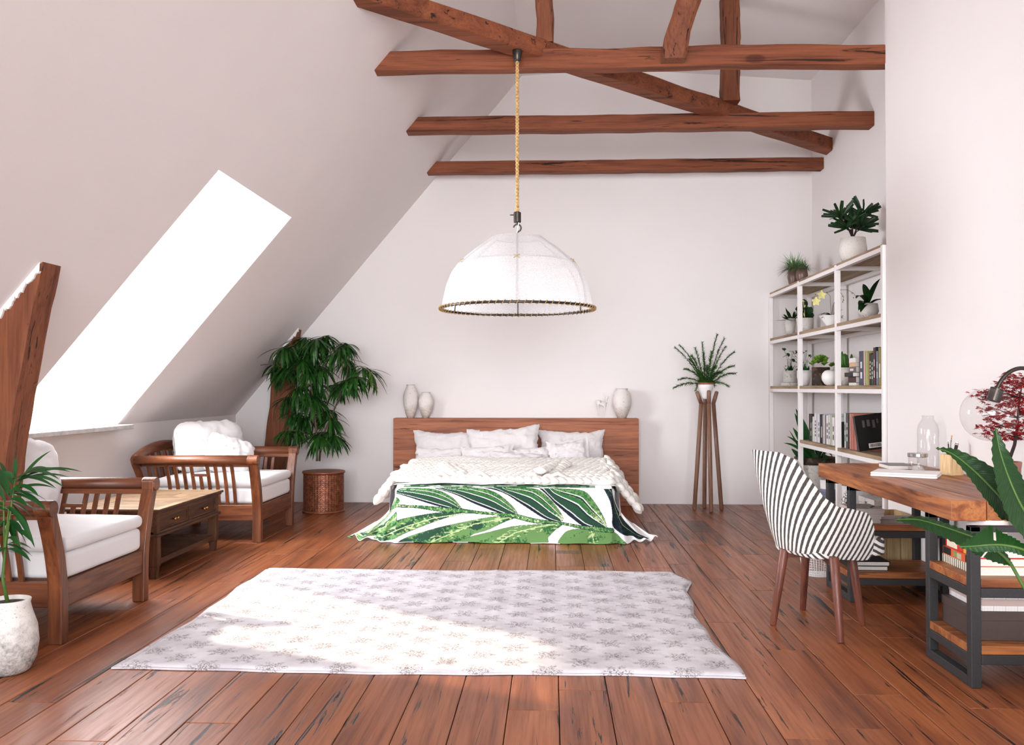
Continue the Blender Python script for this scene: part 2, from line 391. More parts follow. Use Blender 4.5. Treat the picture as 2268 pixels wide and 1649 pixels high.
for i, d in enumerate((D1, D2)):   # dormer cheeks and head
    m = MB(); y0, y1, zt = d
    for y, s in ((y0+.002, -1), (y1-.002, 1)):
        a = [(XW-.1,y,ZK-.025),(XL-.025,y,ZK-.025),(xd,y,zt),(XW-.1,y,zt)]; b = [(x,y+s*.1,z) for x,_,z in a]
        q = [tuple(range(4)), tuple(range(7,3,-1))]+[(k,k+4,(k+1)%4+4,(k+1)%4) for k in range(4)]
        m.add(a+b, q)
    m.box(XW-.1, xd-.001, y0-.1, y1+.1, zt-.002, zt+.1); m.box(XW-.1, XL-.28, y0-.1, y1+.1, ZK-.2, ZK-.02)
    struct(m, 'wall_dormer', M['plaster'])
    # window: frame, sash, pane
    wf = MB(); W0, W1 = y0, y1; zb = ZK+.0
    wf.box(XW-.06, XW, W0, W1, zb, zb+.075); wf.box(XW-.06, XW, W0, W1, zt-.05, zt); wf.box(XW-.06, XW, W0, W0+.05, zb+.075, zt-.05); wf.box(XW-.06, XW, W1-.05, W1, zb+.075, zt-.05)
    fr = struct(wf, 'window_%d' % (i+1), M['white_frame'], bevel=.004)
    sh = MB(); sh.box(XW-.05, XW-.01, W0+.05, W1-.05, zb+.075, zb+.128); sh.box(XW-.05, XW-.01, W0+.05, W1-.05, zt-.1, zt-.05)
    sh.box(XW-.05, XW-.01, W0+.05, W0+.11, zb+.128, zt-.1); sh.box(XW-.05, XW-.01, W1-.11, W1-.05, zb+.128, zt-.1)
    sho = sh.build('sash', M['white_frame'], fr, bevel=.004)
    g = MB(); g.box(XW-.036, XW-.033, W0+.1, W1-.1, zb+.12, zt-.09); g.build('pane', M['pane'], sho)
    gk = MB(); gk.bar((XW-.028, W0+.11, zb+.131), (XW-.028, W1-.11, zb+.131), .006, .008); gk.bar((XW-.028, W1-.114, zb+.13), (XW-.028, W1-.114, zt-.1), .008, .006); gk.build('gasket', M['seal'], sho)
    sl = MB(); sl.box(XW, XL+.13, y0-.12, y1+.02, ZK-.032, ZK+.002)
    struct(sl, 'trim_%d' % (i+1), M['sill'], bevel=.004)
# flat part of the ceiling: two shallow planes
def ceil_piece(x0, z0, x1, z1, nm):
    m = MB(); a = [(x0,YF,z0),(x1,YF,z1),(x1,YB+.1,z1),(x0,YB+.1,z0)]; b = [(x,y,z+.12) for x,y,z in a]
    m.add(a+b, [(0,1,2,3),(7,6,5,4),(0,4,5,1),(1,5,6,2),(2,6,7,3),(3,7,4,0)]); struct(m, nm, M['plaster'])
ceil_piece(xt-.02, zc1, xr, zc1+.06, 'ceiling'); ceil_piece(xr, zc1+.06, 2.95, zc2, 'ceiling')
XN = 2.35; YN = 6.44; XA = 2.80
struct(MB().box(XA, XA+.15, YN-.1, YB+.1, -.1, 4.7), 'wall_right', M['plaster'])
struct(MB().box(XN, XA+.15, YF, YN, -.1, 4.75), 'wall_right', M['plaster'])
# wall behind the camera; its wide glazed opening is added for the fill lamp
m = MB(); m.box(XL-.3, -2.5, YF-.15, YF, 0, 4.75); m.box(2.1, 2.9, YF-.15, YF, 0, 4.75); m.box(-2.5, 2.1, YF-.15, YF, 0, .6); m.box(-2.5, 2.1, YF-.15, YF, 3.4, 4.75)
struct(m, 'wall_rear', M['plaster'])
m = MB()
for x in (-2.5, -.96, .57, 2.04): m.box(x, x+.06, YF-.1, YF-.04, .66, 3.34)
m.box(-2.5, 2.1, YF-.1, YF-.04, .6, .66); m.box(-2.5, 2.1, YF-.1, YF-.04, 3.34, 3.4)
wr = struct(m, 'window_3', M['white_frame'])
for x in (-2.44, -.9, .63): MB().box(x, x+1.42, YF-.08, YF-.075, .66, 3.34).build('pane', M['pane'], wr)

# ---------------------------------------------------------------- timbers
ns = Vector((TS, 0, -1)).normalized()
def tiebeam(y0, y1, z0, z1, x1, label, seed):
    yc, zc = (y0+y1)/2, (z0+z1)/2
    m = beam_mesh((-1.2, yc, zc), (x1, yc, zc), y1-y0, z1-z0, seed, .007, 40,
                  plane=[(0, (XL, yc, ZK), ns)])
    tag(m.build('tie_beam', M['beam_x']), label, 'beam', 'timber beams under the roof')
tiebeam(6.43, 6.56, 3.54, 3.68, XA, 'long brown tie beam nearest the camera, its right end against the near wall', 1)
tiebeam(7.93, 8.08, 3.525, 3.655, XA, 'middle brown tie beam, second of the three horizontal ones', 2)
tiebeam(9.39, 9.53, 3.505, 3.625, XA, 'farthest brown tie beam, just in front of the bedroom back wall', 2)
dd = Vector((1.60, 1.50, 0)).normalized(); p0 = Vector((-.14, 6.45, 3.686))
tdir0 = -1.6; 
m = beam_mesh(p0-dd*1.75, p0+dd*4.03, .155, .13, 5, .008, 60, plane=[(0, (XL, 0, ZK), ns), (1, (XA, 0, 0), Vector((1,0,0)))])
tag(m.build('diagonal_beam', M['beam_x']), 'long brown timber running diagonally over the tie beams to the right wall', 'beam', 'timber beams under the roof')
def upright(x, y, z0, z1, wd, label, seed):
    m = beam_mesh((x, y, z0), (x, y, z1), wd, wd, seed, .006, 24)
    tag(m.build('king_post', M['beam_z']), label, 'beam', 'timber beams under the roof')
upright(-.05, 6.52, 3.74, 4.74, .125, 'short upright timber standing on the diagonal beam above the lampshade', 7)
upright(1.56, 7.93, 3.74, 4.69, .15, 'upright timber standing where the diagonal beam crosses the middle tie beam', 8)
m = MB(); pts = [Vector((.86, 6.36, 3.555)), Vector((.88, 6.3, 3.72)), Vector((.94, 6.22, 3.9)), Vector((1.02, 6.15, 4.1)), Vector((1.1, 6.1, 4.35)), Vector((1.16, 6.05, 4.6))]
P = []
for i in range(len(pts)-1):
    for j in range(5): P.append(pts[i].lerp(pts[i+1], j/5))
P.append(pts[-1]); vs = []
for i, p in enumerate(P):
    wv = .083+.01*fbm((i*.2, 3, 0)); hh = .065
    for x, y in ((-1,-.7),(-.7,-1),(.7,-1),(1,-.7),(1,.9),(-1,.9)): vs.append(p+Vector((x*wv*(1+.1*(i/len(P))), y*hh+.02, 0)))
k6 = len(P); m.add(vs, [(i*6+k, i*6+(k+1)%6, (i+1)*6+(k+1)%6, (i+1)*6+k) for i in range(k6-1) for k in range(6)]+[tuple(range(6))[::-1], tuple((k6-1)*6+k for k in range(6))])
tag(m.build('curved_brace', M['beam_z']), 'curved leaning brace rising from the front face of the nearest tie beam', 'beam', 'timber beams under the roof')
# posts that lean into the slope, with a crumbling plaster edge where they enter it
def lean_post(y0, y1, foot, top, label, seed, wdx):
    m = MB(); n = 30; vs = []; yc = (y0+y1)/2
    curve = lambda t: foot[0]+(top[0]-foot[0])*t+(.05*math.sin(t*PI*1.15)*-1 if y0 < 6 else 0)+.012*fbm((t*5, seed, 0))
    for i in range(n+1):
        t = i/n; xr_ = curve(t); z = foot[1]+(top[1]-foot[1])*t; wv = wdx*(1+.07*fbm((t*3, seed, 5)))
        for x, y in ((-1,-.9),(-.95,-1),(-.05,-1),(0,-.88),(0,.88),(-.05,1),(-.95,1),(-1,.9)):
            vs.append((xr_+x*wv, yc+y*(y1-y0)/2, z))
    m.add(vs, [(i*8+k, i*8+(k+1)%8, (i+1)*8+(k+1)%8, (i+1)*8+k) for i in range(n) for k in range(8)]+[tuple(range(8))[::-1], tuple(n*8+k for k in range(8))])
    # let it end inside the roof
    o = tag(m.build('roof_post', M['beam_z']), label, 'post', 'leaning posts by the window wall')
    q = MB(); vs = []; n2 = 54; R.seed(seed)
    x_hi = top[0]; x_lo = top[0]-wdx-.05
    for i in range(n2+1):
        x = x_lo+(x_hi-x_lo)*i/n2; z = slope_z(x); r_ = R.uniform(.0, .016)+.014*abs(math.sin(i*.37))+.004; 
        for yy, dz in ((y0-.006, .02), (y0-.012, -.012-r_*1.3), (y0+.004, -.012-r_*1.3)):
            vs.append((x+.0, yy, z+dz))
    q.add(vs, [(i*3+k, i*3+k+1, (i+1)*3+k+1, (i+1)*3+k) for i in range(n2) for k in range(2)])
    q.build('plaster_edge', M['plaster'], o, solid=.004)
lean_post(4.60, 4.80, (-2.90, 0), (-2.67, 2.02), 'thick weathered brown post at the left edge of the picture, beside the near armchair', 3, .30)
lean_post(9.48, 9.64, (-2.90, 0), (-2.685, 1.97), 'weathered brown post behind the tall palm-like tree near the back corner', 9, .22)
# ================================================================ bed
def box_thing(): pass
bed = thing('bed', 'wide low bed with wooden headboard against the back wall', 'bed', (-.388, 9.7, 0))
bx, by = -.388, 9.7
MB().box(-1.307, 1.307, -.09, .10, 0, .925).build('headboard', M['headboard'], bed, bevel=.004)
MB().box(-.86, .86, -2.3, -.1, .04, .2).build('bed_base', M['headboard'], bed, bevel=.01)
def pillow_fn(m, w_, h_, t_, seed, flange=0.0, pinch=.1, nu=30, nv=24, rnd=0):
    """both faces of a pillow in its own plane: x across, z up, y thickness"""
    for s in (-1, 1):
        def fn(u, v, s=s):
            a, b = u*2-1, v*2-1
            aa, bb = min(1, abs(a)*(1+flange)), min(1, abs(b)*(1+flange))
            th_ = ((1-aa**2.6)*(1-bb**2.6))**.45 if aa < 1 and bb < 1 else 0
            px = a*(w_/2)*(1-pinch*(1-abs(a)**2)*0-pinch*.6*(1-b*b)*(a*a))
            pz = b*(h_/2)*(1-pinch*(1-a*a)*(b*b))
            px *= 1-rnd*b**4*abs(a); pz *= 1-rnd*1.2*a**4*abs(b)
            wr = .014*fbm((a*2+seed, b*2, s), 1.3, 4)*(.4+th_)*min(1, t_/.1)*(.45 if rnd else 1)
            cr = .006*math.sin((a*3+b*7+fbm((a, b, seed), 1.5)*4)*2.2)*th_
            e = .016*fbm((a*3, b*3, seed+4), 1.4)
            return (px+e, s*(t_/2*th_+.002)+wr*(1 if th_ > 0 else .5)+(cr*s), pz+e)
        g = MB(); g.grid(fn, nu, nv)
        if s > 0: g.f = [f[::-1] for f in g.f]
        m.add(g.v, g.f)
    return m
def pillow(name, label, cat, loc, w_, h_, t_, rx=0, rz=0, ry=0, seed=0, mat='linen', group=None, flange=0, pinch=.1, parent=None):
    m = pillow_fn(MB(), w_, h_, t_, seed, flange, pinch, rnd=.13 if mat == 'cushion' else 0)
    o = m.build(name, M[mat], parent, smooth=True)
    o.rotation_euler = (rx, ry, rz); o.location = loc
    if label: tag(o, label, cat, group)
    return o
# mattress with rumpled sheet
def mfn(u, v):
    s = u*2-1; ang = s*1.0
    x = max(-.93, min(.93, s*1.12)); z = .47-.03*abs(s)**6
    if abs(s) > .83: 
        k = (abs(s)-.83)/.17; x = math.copysign(.93+.035*math.sin(v*30)*k, s); z = .455-.33*k
    y = -2.38+v*2.25
    z += .012*fbm((x*2, y*2, 0), 1.5)+.035*max(0, v-.45)*(1-abs(s)**4)
    return (x, y, z)
mt = MB().grid(mfn, 60, 60).build('mattress_sheet', M['linen'], bed, smooth=True)
MB().box(-.9, .9, -2.36, -.12, .2, .44).build('mattress', M['linen'], bed, bevel=.03)
pg = 'pillows leaning on the headboard'; pf = 'small cushions in front of the big pillows'
def pw(pxl, pxr, pt, pb, Y, tilt, seed, label, gr, ry=0, t=.17, fl=0, pinch=.16):
    a, b = at(pxl, pt, Y=Y), at(pxr, pb, Y=Y); wd = b.x-a.x; h = (a.z-b.z)
    pillow('pillow', label, 'pillow', ((a.x+b.x)/2, Y, (a.z+b.z)/2), wd, h/math.cos(tilt), t, rx=-tilt, ry=ry, seed=seed, group=gr, flange=fl, pinch=pinch)
pw(914, 1062, 952, 1052, 9.42, .3, 1, 'large white pillow at the left end of the headboard with one raised corner', pg)
pw(1192, 1341, 951, 1045, 9.42, .3, 2, 'large white pillow at the right end of the headboard', pg)
pw(1034, 1200, 945, 1035, 9.28, .35, 3, 'large white pillow in the middle, its right corner rising highest', pg, ry=-.09)
pw(918, 1030, 990, 1055, 9.14, .4, 4, 'low white cushion in front of the left pillow', pf, t=.12)
pw(1020, 1142, 984, 1050, 9.06, .45, 5, 'white flanged cushion left of centre, before the middle pillow', pf, ry=-.1, t=.12, fl=.1)
pw(1128, 1222, 990, 1050, 9.08, .45, 6, 'white cushion right of centre, before the middle pillow', pf, ry=-.08, t=.12)
pw(1212, 1308, 972, 1040, 9.06, .4, 7, 'white cushion with a wide flat border, before the right pillow', pf, ry=-.15, t=.12, fl=.16)
pw(1080, 1200, 1002, 1050, 8.94, .7, 8, 'smallest white cushion lying nearest the knitted blanket', pf, ry=.06, t=.1)
# chunky knitted blanket: rows of fat loops, each row a braid of two strands
kb = thing('knitted_blanket', 'chunky white hand-knitted wool blanket spread across the bed', 'blanket', (bx, 8.1, 0))
def bsurf(s, y):
    """s: distance across from the bed's middle; returns surface point and normal on the bedding"""
    h = .90; drop = max(0, abs(s)-h); sg = 1 if s > 0 else -1
    base = .466+.055*max(0, (y-7.35))/1.3+.02*fbm((s*1.5, y*2, 3), 1)
    ext = .17 if y > 7.6 else .17
    if drop <= 0: return Vector((bx+s, y, base)), Vector((0, 0, 1))
    k = drop
    return Vector((bx+sg*(h+k*.62), y-.25*k, base-k*.75+.03*math.sin(y*14))), Vector((sg*.77, 0, .64))
def stitch(m, c, t, nrm, L, W, Hh, seg=8):
    t = t.normalized(); sd_ = t.cross(nrm).normalized(); vs = []
    rings = ((-1, .05), (-.7, .62), (-.25, 1), (.25, 1), (.7, .62), (1, .05))
    for a, r_ in rings:
        for k in range(seg):
            an = 2*PI*k/seg; vs.append(c+t*(a*L/2)+sd_*(math.cos(an)*W/2*r_)+nrm*(math.sin(an)*Hh/2*r_))
    n = len(rings)
    m.add(vs, [(i*seg+k, i*seg+(k+1)%seg, (i+1)*seg+(k+1)%seg, (i+1)*seg+k) for i in range(n-1) for k in range(seg)])
m = MB(); y = 7.46; row = 0
while y < 8.8:
    wmax = 1.2 if y < 8.0 else 1.08
    s = -(1.1 if y < 8.1 else 1.02)
    s += .034*(row % 2)
    while s < wmax:
        for q in (0, 1):
            yy = y+(q-.5)*.052+.05*fbm((s*1.3, y*.7, 8), 1)
            if yy > 8.9: continue
            p, nr = bsurf(s+.02*q, yy); p2, _ = bsurf(s+.05+.02*q, yy+(.026 if q else -.026))
            t = (p2-p)
            fold = .07*max(0, 1-abs(s-.44-.35*(y-8.0))/.09)*(1 if 7.5 < y < 8.15 else 0)+.05*max(0, 1-abs(s+.55+.3*(y-8))/.08)*(1 if 7.5 < y < 8.1 else 0)
            stitch(m, p+nr*(.028+fold), t, nr, .118, .07, .066)
        s += .068
    y += .122; row += 1
m.build('knit_loops', M['wool'], kb, smooth=True)['kind'] = 'stuff'
# selvedge cords at the front of the blanket
m = MB()
for fx, w0 in ((-.53, .11), (-.2, .1), (.44, .12)):
    pts = []
    for i in range(13):
        a = i/12*2-1; p, nr = bsurf(fx+a*w0, 7.42+.03*abs(a)); pts.append(p+Vector((0, 0, .075*(1-abs(a))**.8+.012)))
    m.tube(pts, .017, 8)
pts = []
for i in range(60):
    s = -.9+1.8*i/59; p, nr = bsurf(s, 7.415+.012*math.sin(s*21)); pts.append(p+Vector((0, 0, .018)))
m.tube(pts, .024, 8); m.build('hem_cord', M['wool'], kb, smooth=True)
m = MB()
for i in range(44):   # stretched ribs between hem and first braid
    s = -.88+1.76*i/43; a, _ = bsurf(s, 7.42); b, _ = bsurf(s+.03, 7.53); m.tube([a+Vector((0,0,.02)), a.lerp(b, .5)+Vector((0,0,.03)), b+Vector((0,0,.03))], [.014, .02, .016], 6)
m.build('rib', M['wool'], kb, smooth=True)['kind'] = 'stuff'
def usf(u, v):
    s = (u*2-1)*1.08; p, nr = bsurf(s, 7.42+v*1.36); return p+nr*.006
MB().grid(usf, 50, 30).build('backing', M['wool'], kb, smooth=True)

# printed throw over the foot of the bed -------------------------------------------------
def seg_dist(px, py, poly):
    d = np.full(px.shape, 1e9)
    for (x0, y0), (x1, y1) in zip(poly[:-1], poly[1:]):
        dx, dy = x1-x0, y1-y0; t = np.clip(((px-x0)*dx+(py-y0)*dy)/(dx*dx+dy*dy), 0, 1)
        d = np.minimum(d, np.hypot(px-x0-t*dx, py-y0-t*dy))
    return d
def inside(px, py, poly):
    c = np.zeros(px.shape, bool); n = len(poly)
    for i in range(n):
        (x0, y0), (x1, y1) = poly[i], poly[(i+1) % n]
        k = ((y0 > py) != (y1 > py)) & (px < (x1-x0)*(py-y0)/((y1-y0) or 1e-9)+x0); c ^= k
    return c
def smooth(pts, n=6):
    out = []
    for i in range(len(pts)-1):
        p0, p1, p2, p3 = (np.array(pts[max(0, min(len(pts)-1, i+k))], float) for k in (-1, 0, 1, 2))
        for j in range(n):
            t = j/n; out.append(tuple(.5*((2*p1)+(-p0+p2)*t+(2*p0-5*p1+4*p2-p3)*t*t+(-p0+3*p1-3*p2+p3)*t**3)))
    out.append(tuple(pts[-1])); return out
def vnoise(x, y, s, seed=0):
    x = x/s+seed*17.3; y = y/s+seed*9.1; xi = np.floor(x).astype(int); yi = np.floor(y).astype(int); fx = x-xi; fy = y-yi
    h = lambda a, b: (np.sin(a*127.1+b*311.7+seed)*43758.5453) % 1
    fx = fx*fx*(3-2*fx); fy = fy*fy*(3-2*fy)
    return (h(xi, yi)*(1-fx)+h(xi+1, yi)*fx)*(1-fy)+(h(xi, yi+1)*(1-fx)+h(xi+1, yi+1)*fx)*fy
def paint(x, y):
    """leaf print; x, y in print units (front panel spans 330..1900 by 795..1200)"""
    col = np.tile(np.array(lin((244, 242, 242))), (x.size, 1))
    NV, DK, MD, LT, PL, WT = (np.array(lin(c)) for c in ((30, 38, 50), (42, 76, 58), (54, 108, 60), (114, 156, 94), (196, 216, 160), (240, 242, 234)))
    sp = vnoise(x, y, 7, 1)*.6+vnoise(x, y, 16, 2)*.4; sp2 = vnoise(x*.5+y*.3, y, 9, 3)
    uppers = [([(310,850),(420,880),(640,945),(800,972)], [(360,812),(480,808),(620,824),(740,880),(812,960)]),
              ([(600,812),(760,860),(900,925),(1110,1000),(1200,1008)], [(700,795),(900,800),(1060,845),(1180,940),(1222,1000)]),
              ([(960,800),(1120,850),(1250,930),(1420,1032),(1530,1052)], [(1150,796),(1330,806),(1450,885),(1540,1000),(1545,1045)]),
              ([(1370,806),(1440,870),(1510,940),(1700,1082),(1860,1092)], [(1500,800),(1690,826),(1770,900),(1840,1010),(1866,1085)]),
              ([(1840,810),(1885,900),(1905,990),(1915,1090),(2060,1180)], [(1900,806),(1960,880),(2010,980),(2060,1080),(2110,1170)])]
    for j, (lo, up) in enumerate(uppers):
        lo, up = smooth(lo), smooth(up); k = inside(x, y, lo+up[::-1])
        if not k.any(): continue
        a, b = seg_dist(x[k], y[k], lo), seg_dist(x[k], y[k], up); q = a/(a+b+1e-6); s1 = sp[k]; tip = np.clip((y[k]-(880 if j < 4 else 3000))/160, 0, 1)
        c = np.where((q < .5)[:, None], DK*(.8+.3*s1[:, None]), MD*(.75+.45*s1[:, None]))
        c = np.where(((q > .66) & (s1 > .5-.25*tip))[:, None], LT*.8, c)
        c = np.where(((q > .5) & (tip*s1 > .42))[:, None], PL*.85, c)
        c = np.where((q < .13)[:, None], NV, c)
        if j == 4: c = np.where((s1 > .62)[:, None], DK*.7, NV*.9); c = np.where((np.abs(q-.6) < .02)[:, None], PL*.7, c)
        else:
            for qq, wd in ((.15, .018), (.5, .02), (.76, .015)):
                c = np.where((np.abs(q-qq) < wd)[:, None], WT, c); c = np.where((np.abs(q-qq+.045) < .02)[:, None], NV, c)
        c = np.where((np.minimum(a, b) < 2.2)[:, None], NV, c); col[k] = c
    lowers = [([(800,975),(640,988),(500,1008),(350,1040),(230,1085),(170,1180),(200,1196),(300,1186),(380,1145),(600,1060),(760,1010),(900,988)], [(880,985),(600,1030),(400,1090),(200,1170)], 0),
              ([(1205,1010),(1050,1015),(900,1040),(640,1095),(450,1150),(350,1195),(380,1215),(795,1215),(880,1150),(1000,1112),(1110,1060),(1200,1025)], [(1200,1015),(900,1070),(600,1195)], 1),
              ([(1520,1055),(1330,1070),(1180,1085),(1010,1125),(860,1165),(790,1215),(1380,1215),(1440,1160),(1490,1110),(1545,1070)], [(1530,1060),(1350,1090),(1200,1130),(1060,1210)], 2),
              ([(1880,1092),(1700,1095),(1600,1105),(1545,1140),(1515,1215),(1700,1230),(1960,1230),(1945,1150),(1905,1110)], [(1750,1095),(1775,1220)], 3),
              ([(330,1075),(230,1120),(150,1175),(20,1225),(-60,1225),(40,1150),(150,1075),(240,1020),(330,985)], [(300,1030),(20,1200)], 4),
              ([(320,925),(250,965),(150,1060),(40,1150),(60,1110),(170,990),(240,905),(290,868),(350,895),(345,925)], [(290,900),(80,1110)], 5)]
    for pl, mid, j in lowers:
        pp = smooth(pl+[pl[0]], 4); k = inside(x, y, pp)
        if not k.any(): continue
        s1, s2 = sp[k], sp2[k]; dm = seg_dist(x[k], y[k], mid); de = seg_dist(x[k], y[k], pp)
        g = vnoise(x[k]*.35+y[k], x[k]*.3-y[k]*.2, 40, j+4)
        c = np.where((s1+g > 1.05)[:, None], LT*.9, np.where((s1*.6+g > .72)[:, None], MD*1.15, DK*1.1))
        if j in (2, 3): c = np.where((s1+g > .72)[:, None], LT*.82, MD*.9)
        c = np.where(((s2 > .72) & (dm < 34))[:, None], PL*.85, c)
        c = np.where((dm < 3.2)[:, None], PL, c); c = np.where((de < 2)[:, None], NV, c); col[k] = c
    st = smooth([(250,930),(340,942),(480,948),(640,965),(800,975),(960,990),(1170,1008),(1350,1045),(1530,1060),(1700,1088),(1900,1108)])
    d = seg_dist(x, y, st); wd = 14+4*np.sin(x/90.)
    k = d < wd; s1 = sp[k]; c = np.where((s1 > .5)[:, None], LT, MD); c = np.where((d[k] > wd[k]-4)[:, None], NV, c); c = np.where(((s1 > .7) & (d[k] < 8))[:, None], PL, c); col[k] = c
    k = (y < 797) & (x > 380) & (x < 1780); q = vnoise(x*.25, y*3, 14, 9); col[k] = np.where((q[k] > .72)[:, None], WT, np.where((q[k] > .35)[:, None], MD*.8, DK))
    return col
def throw():
    cx_ = -.388; hw = .868; yf = 7.285; NU, NV_ = 620, 190
    # contour across: left skirt, left corner, front, right corner, right skirt
    U = np.linspace(-1, 1, NU+1); V = np.linspace(0, 1, NV_+1); uu, vv = np.meshgrid(U, V)
    total_a = 1.30; a = uu*total_a   # arc position from bed middle
    top = .13; Lz = .455; r_ = .035
    b = vv*(top+Lz+.02)            # distance from the back hem of the throw
    over = np.clip(b-top, 0, None)
    dropz = np.clip(over, 0, Lz)
    z = .462-np.where(b < top, 0, dropz)+0.0
    z += -.012*np.exp(-((b-top)/.02)**2)
    fr = dropz/Lz
    side = np.clip(np.abs(a)-hw, 0, None); sg = np.sign(a)
    ang = np.where(sg < 0, .92, .78)
    flare = np.where(sg < 0, .60, .52)
    X = cx_+sg*np.minimum(np.abs(a), hw)+sg*side*(.12+.88*fr*flare/.6)
    Y = yf-np.where(b < top, b-top, 0)*-1*-1+np.zeros_like(a)
    Y = np.where(b < top, yf+(top-b), yf-.014*fr)
    Y = Y+side*(.55*(1-fr)+.30*fr)
    # skirt on top of the bed falls down at the sides
    sl = np.clip(side*1.0, 0, None); z = z-np.where(fr < .99, sl*.55*(1-fr), 0)
    fold = np.clip(side/.12, 0, 1)*fr
    Y = Y+.045*fold*np.sin(side*34+.6)-.02*fr**2*np.exp(-((a+hw)/.05)**2)*1.2
    n1 = np.array([[fbm((float(p)*2.2, float(q)*.8, 5), 1.3, 2) for p in U[::10]*1.3] for q in V[::10]])
    gi = np.linspace(0, n1.shape[1]-1, NU+1); gj = np.linspace(0, n1.shape[0]-1, NV_+1)
    n1 = np.array([np.interp(gi, np.arange(n1.shape[1]), r) for r in n1]); n1 = np.array([np.interp(gj, np.arange(n1.shape[0]), n1[:, i]) for i in range(NU+1)]).T
    Y = Y-.03*n1*fr
    # bottom hem puddles on the floor
    pud = np.clip((over-Lz)/.05, 0, 1); Y = Y-pud*.03
    z = np.maximum(z, .007+.006*(1+np.sin(a*23))*pud)
    ripple = np.clip((np.abs(a)-hw-.1)/.3, 0, 1)*np.clip((fr-.8)/.2, 0, 1)
    z = z+ripple*.02*(1+np.sin(a*60))
    co = np.stack([X, Y, z], -1).reshape(-1, 3).astype(np.float32)
    px = (1115+a/hw*1.0*(785)); px = px.ravel(); py = (795+(b-top)/Lz*405).ravel()
    px = np.where(a.ravel() > hw, 1900+(a.ravel()-hw)*560, np.where(a.ravel() < -hw, 330+(a.ravel()+hw)*760, px))
    col = paint(px, py)
    idx = np.arange((NU+1)*(NV_+1)).reshape(NV_+1, NU+1)
    f = np.stack([idx[:-1, :-1], idx[1:, :-1], idx[1:, 1:], idx[:-1, 1:]], -1).reshape(-1, 4)
    me = bpy.data.meshes.new('leaf_print_throw'); me.vertices.add(len(co)); me.vertices.foreach_set('co', co.ravel())
    me.loops.add(f.size); me.loops.foreach_set('vertex_index', f.ravel().astype(np.int32))
    me.polygons.add(len(f)); me.polygons.foreach_set('loop_start', np.arange(0, f.size, 4, dtype=np.int32)); me.polygons.foreach_set('loop_total', np.full(len(f), 4, dtype=np.int32))
    me.update(); me.validate(); me.polygons.foreach_set('use_smooth', [True]*len(me.polygons))
    ca = me.color_attributes.new('print', 'FLOAT_COLOR', 'POINT'); ca.data.foreach_set('color', np.c_[col, np.ones(len(col))].astype(np.float32).ravel())
    mm, nt, bs = newmat('throw_print'); at_ = nt.nodes.new('ShaderNodeAttribute'); at_.attribute_name = 'print'
    nt.links.new(at_.outputs['Color'], bs.inputs['Base Color']); setp(bs, rough=.85, spec=.2); bump(nt, bs, noiz(nt, texco(nt), 400, 2), .2, .002)
    me.materials.append(mm); o = bpy.data.objects.new('leaf_print_throw', me); C.objects.link(o)
    s_ = o.modifiers.new('s', 'SOLIDIFY'); s_.thickness = .004; s_.offset = -1
    tag(o, 'white throw printed with big green leaves, hanging over the foot of the bed', 'throw')
throw()
for ch in kb.children: ch.location = -kb.location

# ================================================================ rug
rug = thing('rug', 'off-white rug with rows of small grey flower motifs on the floor before the bed', 'rug', (-.555, 5.04, 0))
RX0, RX1, RY0, RY1 = -1.92+.555, .805+.555, 3.955-5.04, 6.125-5.04
def rugm():
    m, nt, bs = newmat('rug_print'); v = texco(nt); sp = nt.nodes.new('ShaderNodeSeparateXYZ'); nt.links.new(v, sp.inputs[0])
    px, py = .152, .215
    u = math_(nt, 'DIVIDE', sp.outputs[0], px); ci = math_(nt, 'FLOOR', u); odd = math_(nt, 'MODULO', math_(nt, 'ABSOLUTE', ci), 2.0)
    fu = math_(nt, 'MULTIPLY', math_(nt, 'SUBTRACT', math_(nt, 'SUBTRACT', u, ci), .5), px)
    t = math_(nt, 'ADD', math_(nt, 'DIVIDE', sp.outputs[1], py), math_(nt, 'MULTIPLY', odd, .5))
    fv = math_(nt, 'MULTIPLY', math_(nt, 'SUBTRACT', math_(nt, 'FRACT', t), .5), py)
    ang = math_(nt, 'ARCTAN2', fv, fu); r = math_(nt, 'SQRT', math_(nt, 'ADD', math_(nt, 'MULTIPLY', fu, fu), math_(nt, 'MULTIPLY', fv, fv)))
    star = math_(nt, 'MULTIPLY', math_(nt, 'ADD', math_(nt, 'COSINE', math_(nt, 'MULTIPLY', ang, 6)), 2.6), .0195)
    inn = math_(nt, 'SUBTRACT', 1, math_(nt, 'DIVIDE', r, math_(nt, 'ADD', star, .016)))
    n = noiz(nt, v, 125, 3, .8); k = math_(nt, 'MULTIPLY', ramp(nt, inn, [(0, (0,0,0)), (.25, (.75,)*3), (1, (1,1,1))]), ramp(nt, n, [(.47, (0,0,0)), (.58, (1,1,1))]))
    w1 = ramp(nt, noiz(nt, v, 5, 4), [(.35, lin((190,184,188))), (.65, lin((214,209,212)))])
    nt.links.new(mixc(nt, math_(nt, 'MULTIPLY', k, .92), w1, lin((88,72,66))), bs.inputs['Base Color']); setp(bs, rough=.95, spec=.1)
    h = math_(nt, 'ADD', noiz(nt, v, 320, 2), math_(nt, 'MULTIPLY', inn, .8)); bump(nt, bs, h, .5, .005); return m
M['rug'] = rugm()
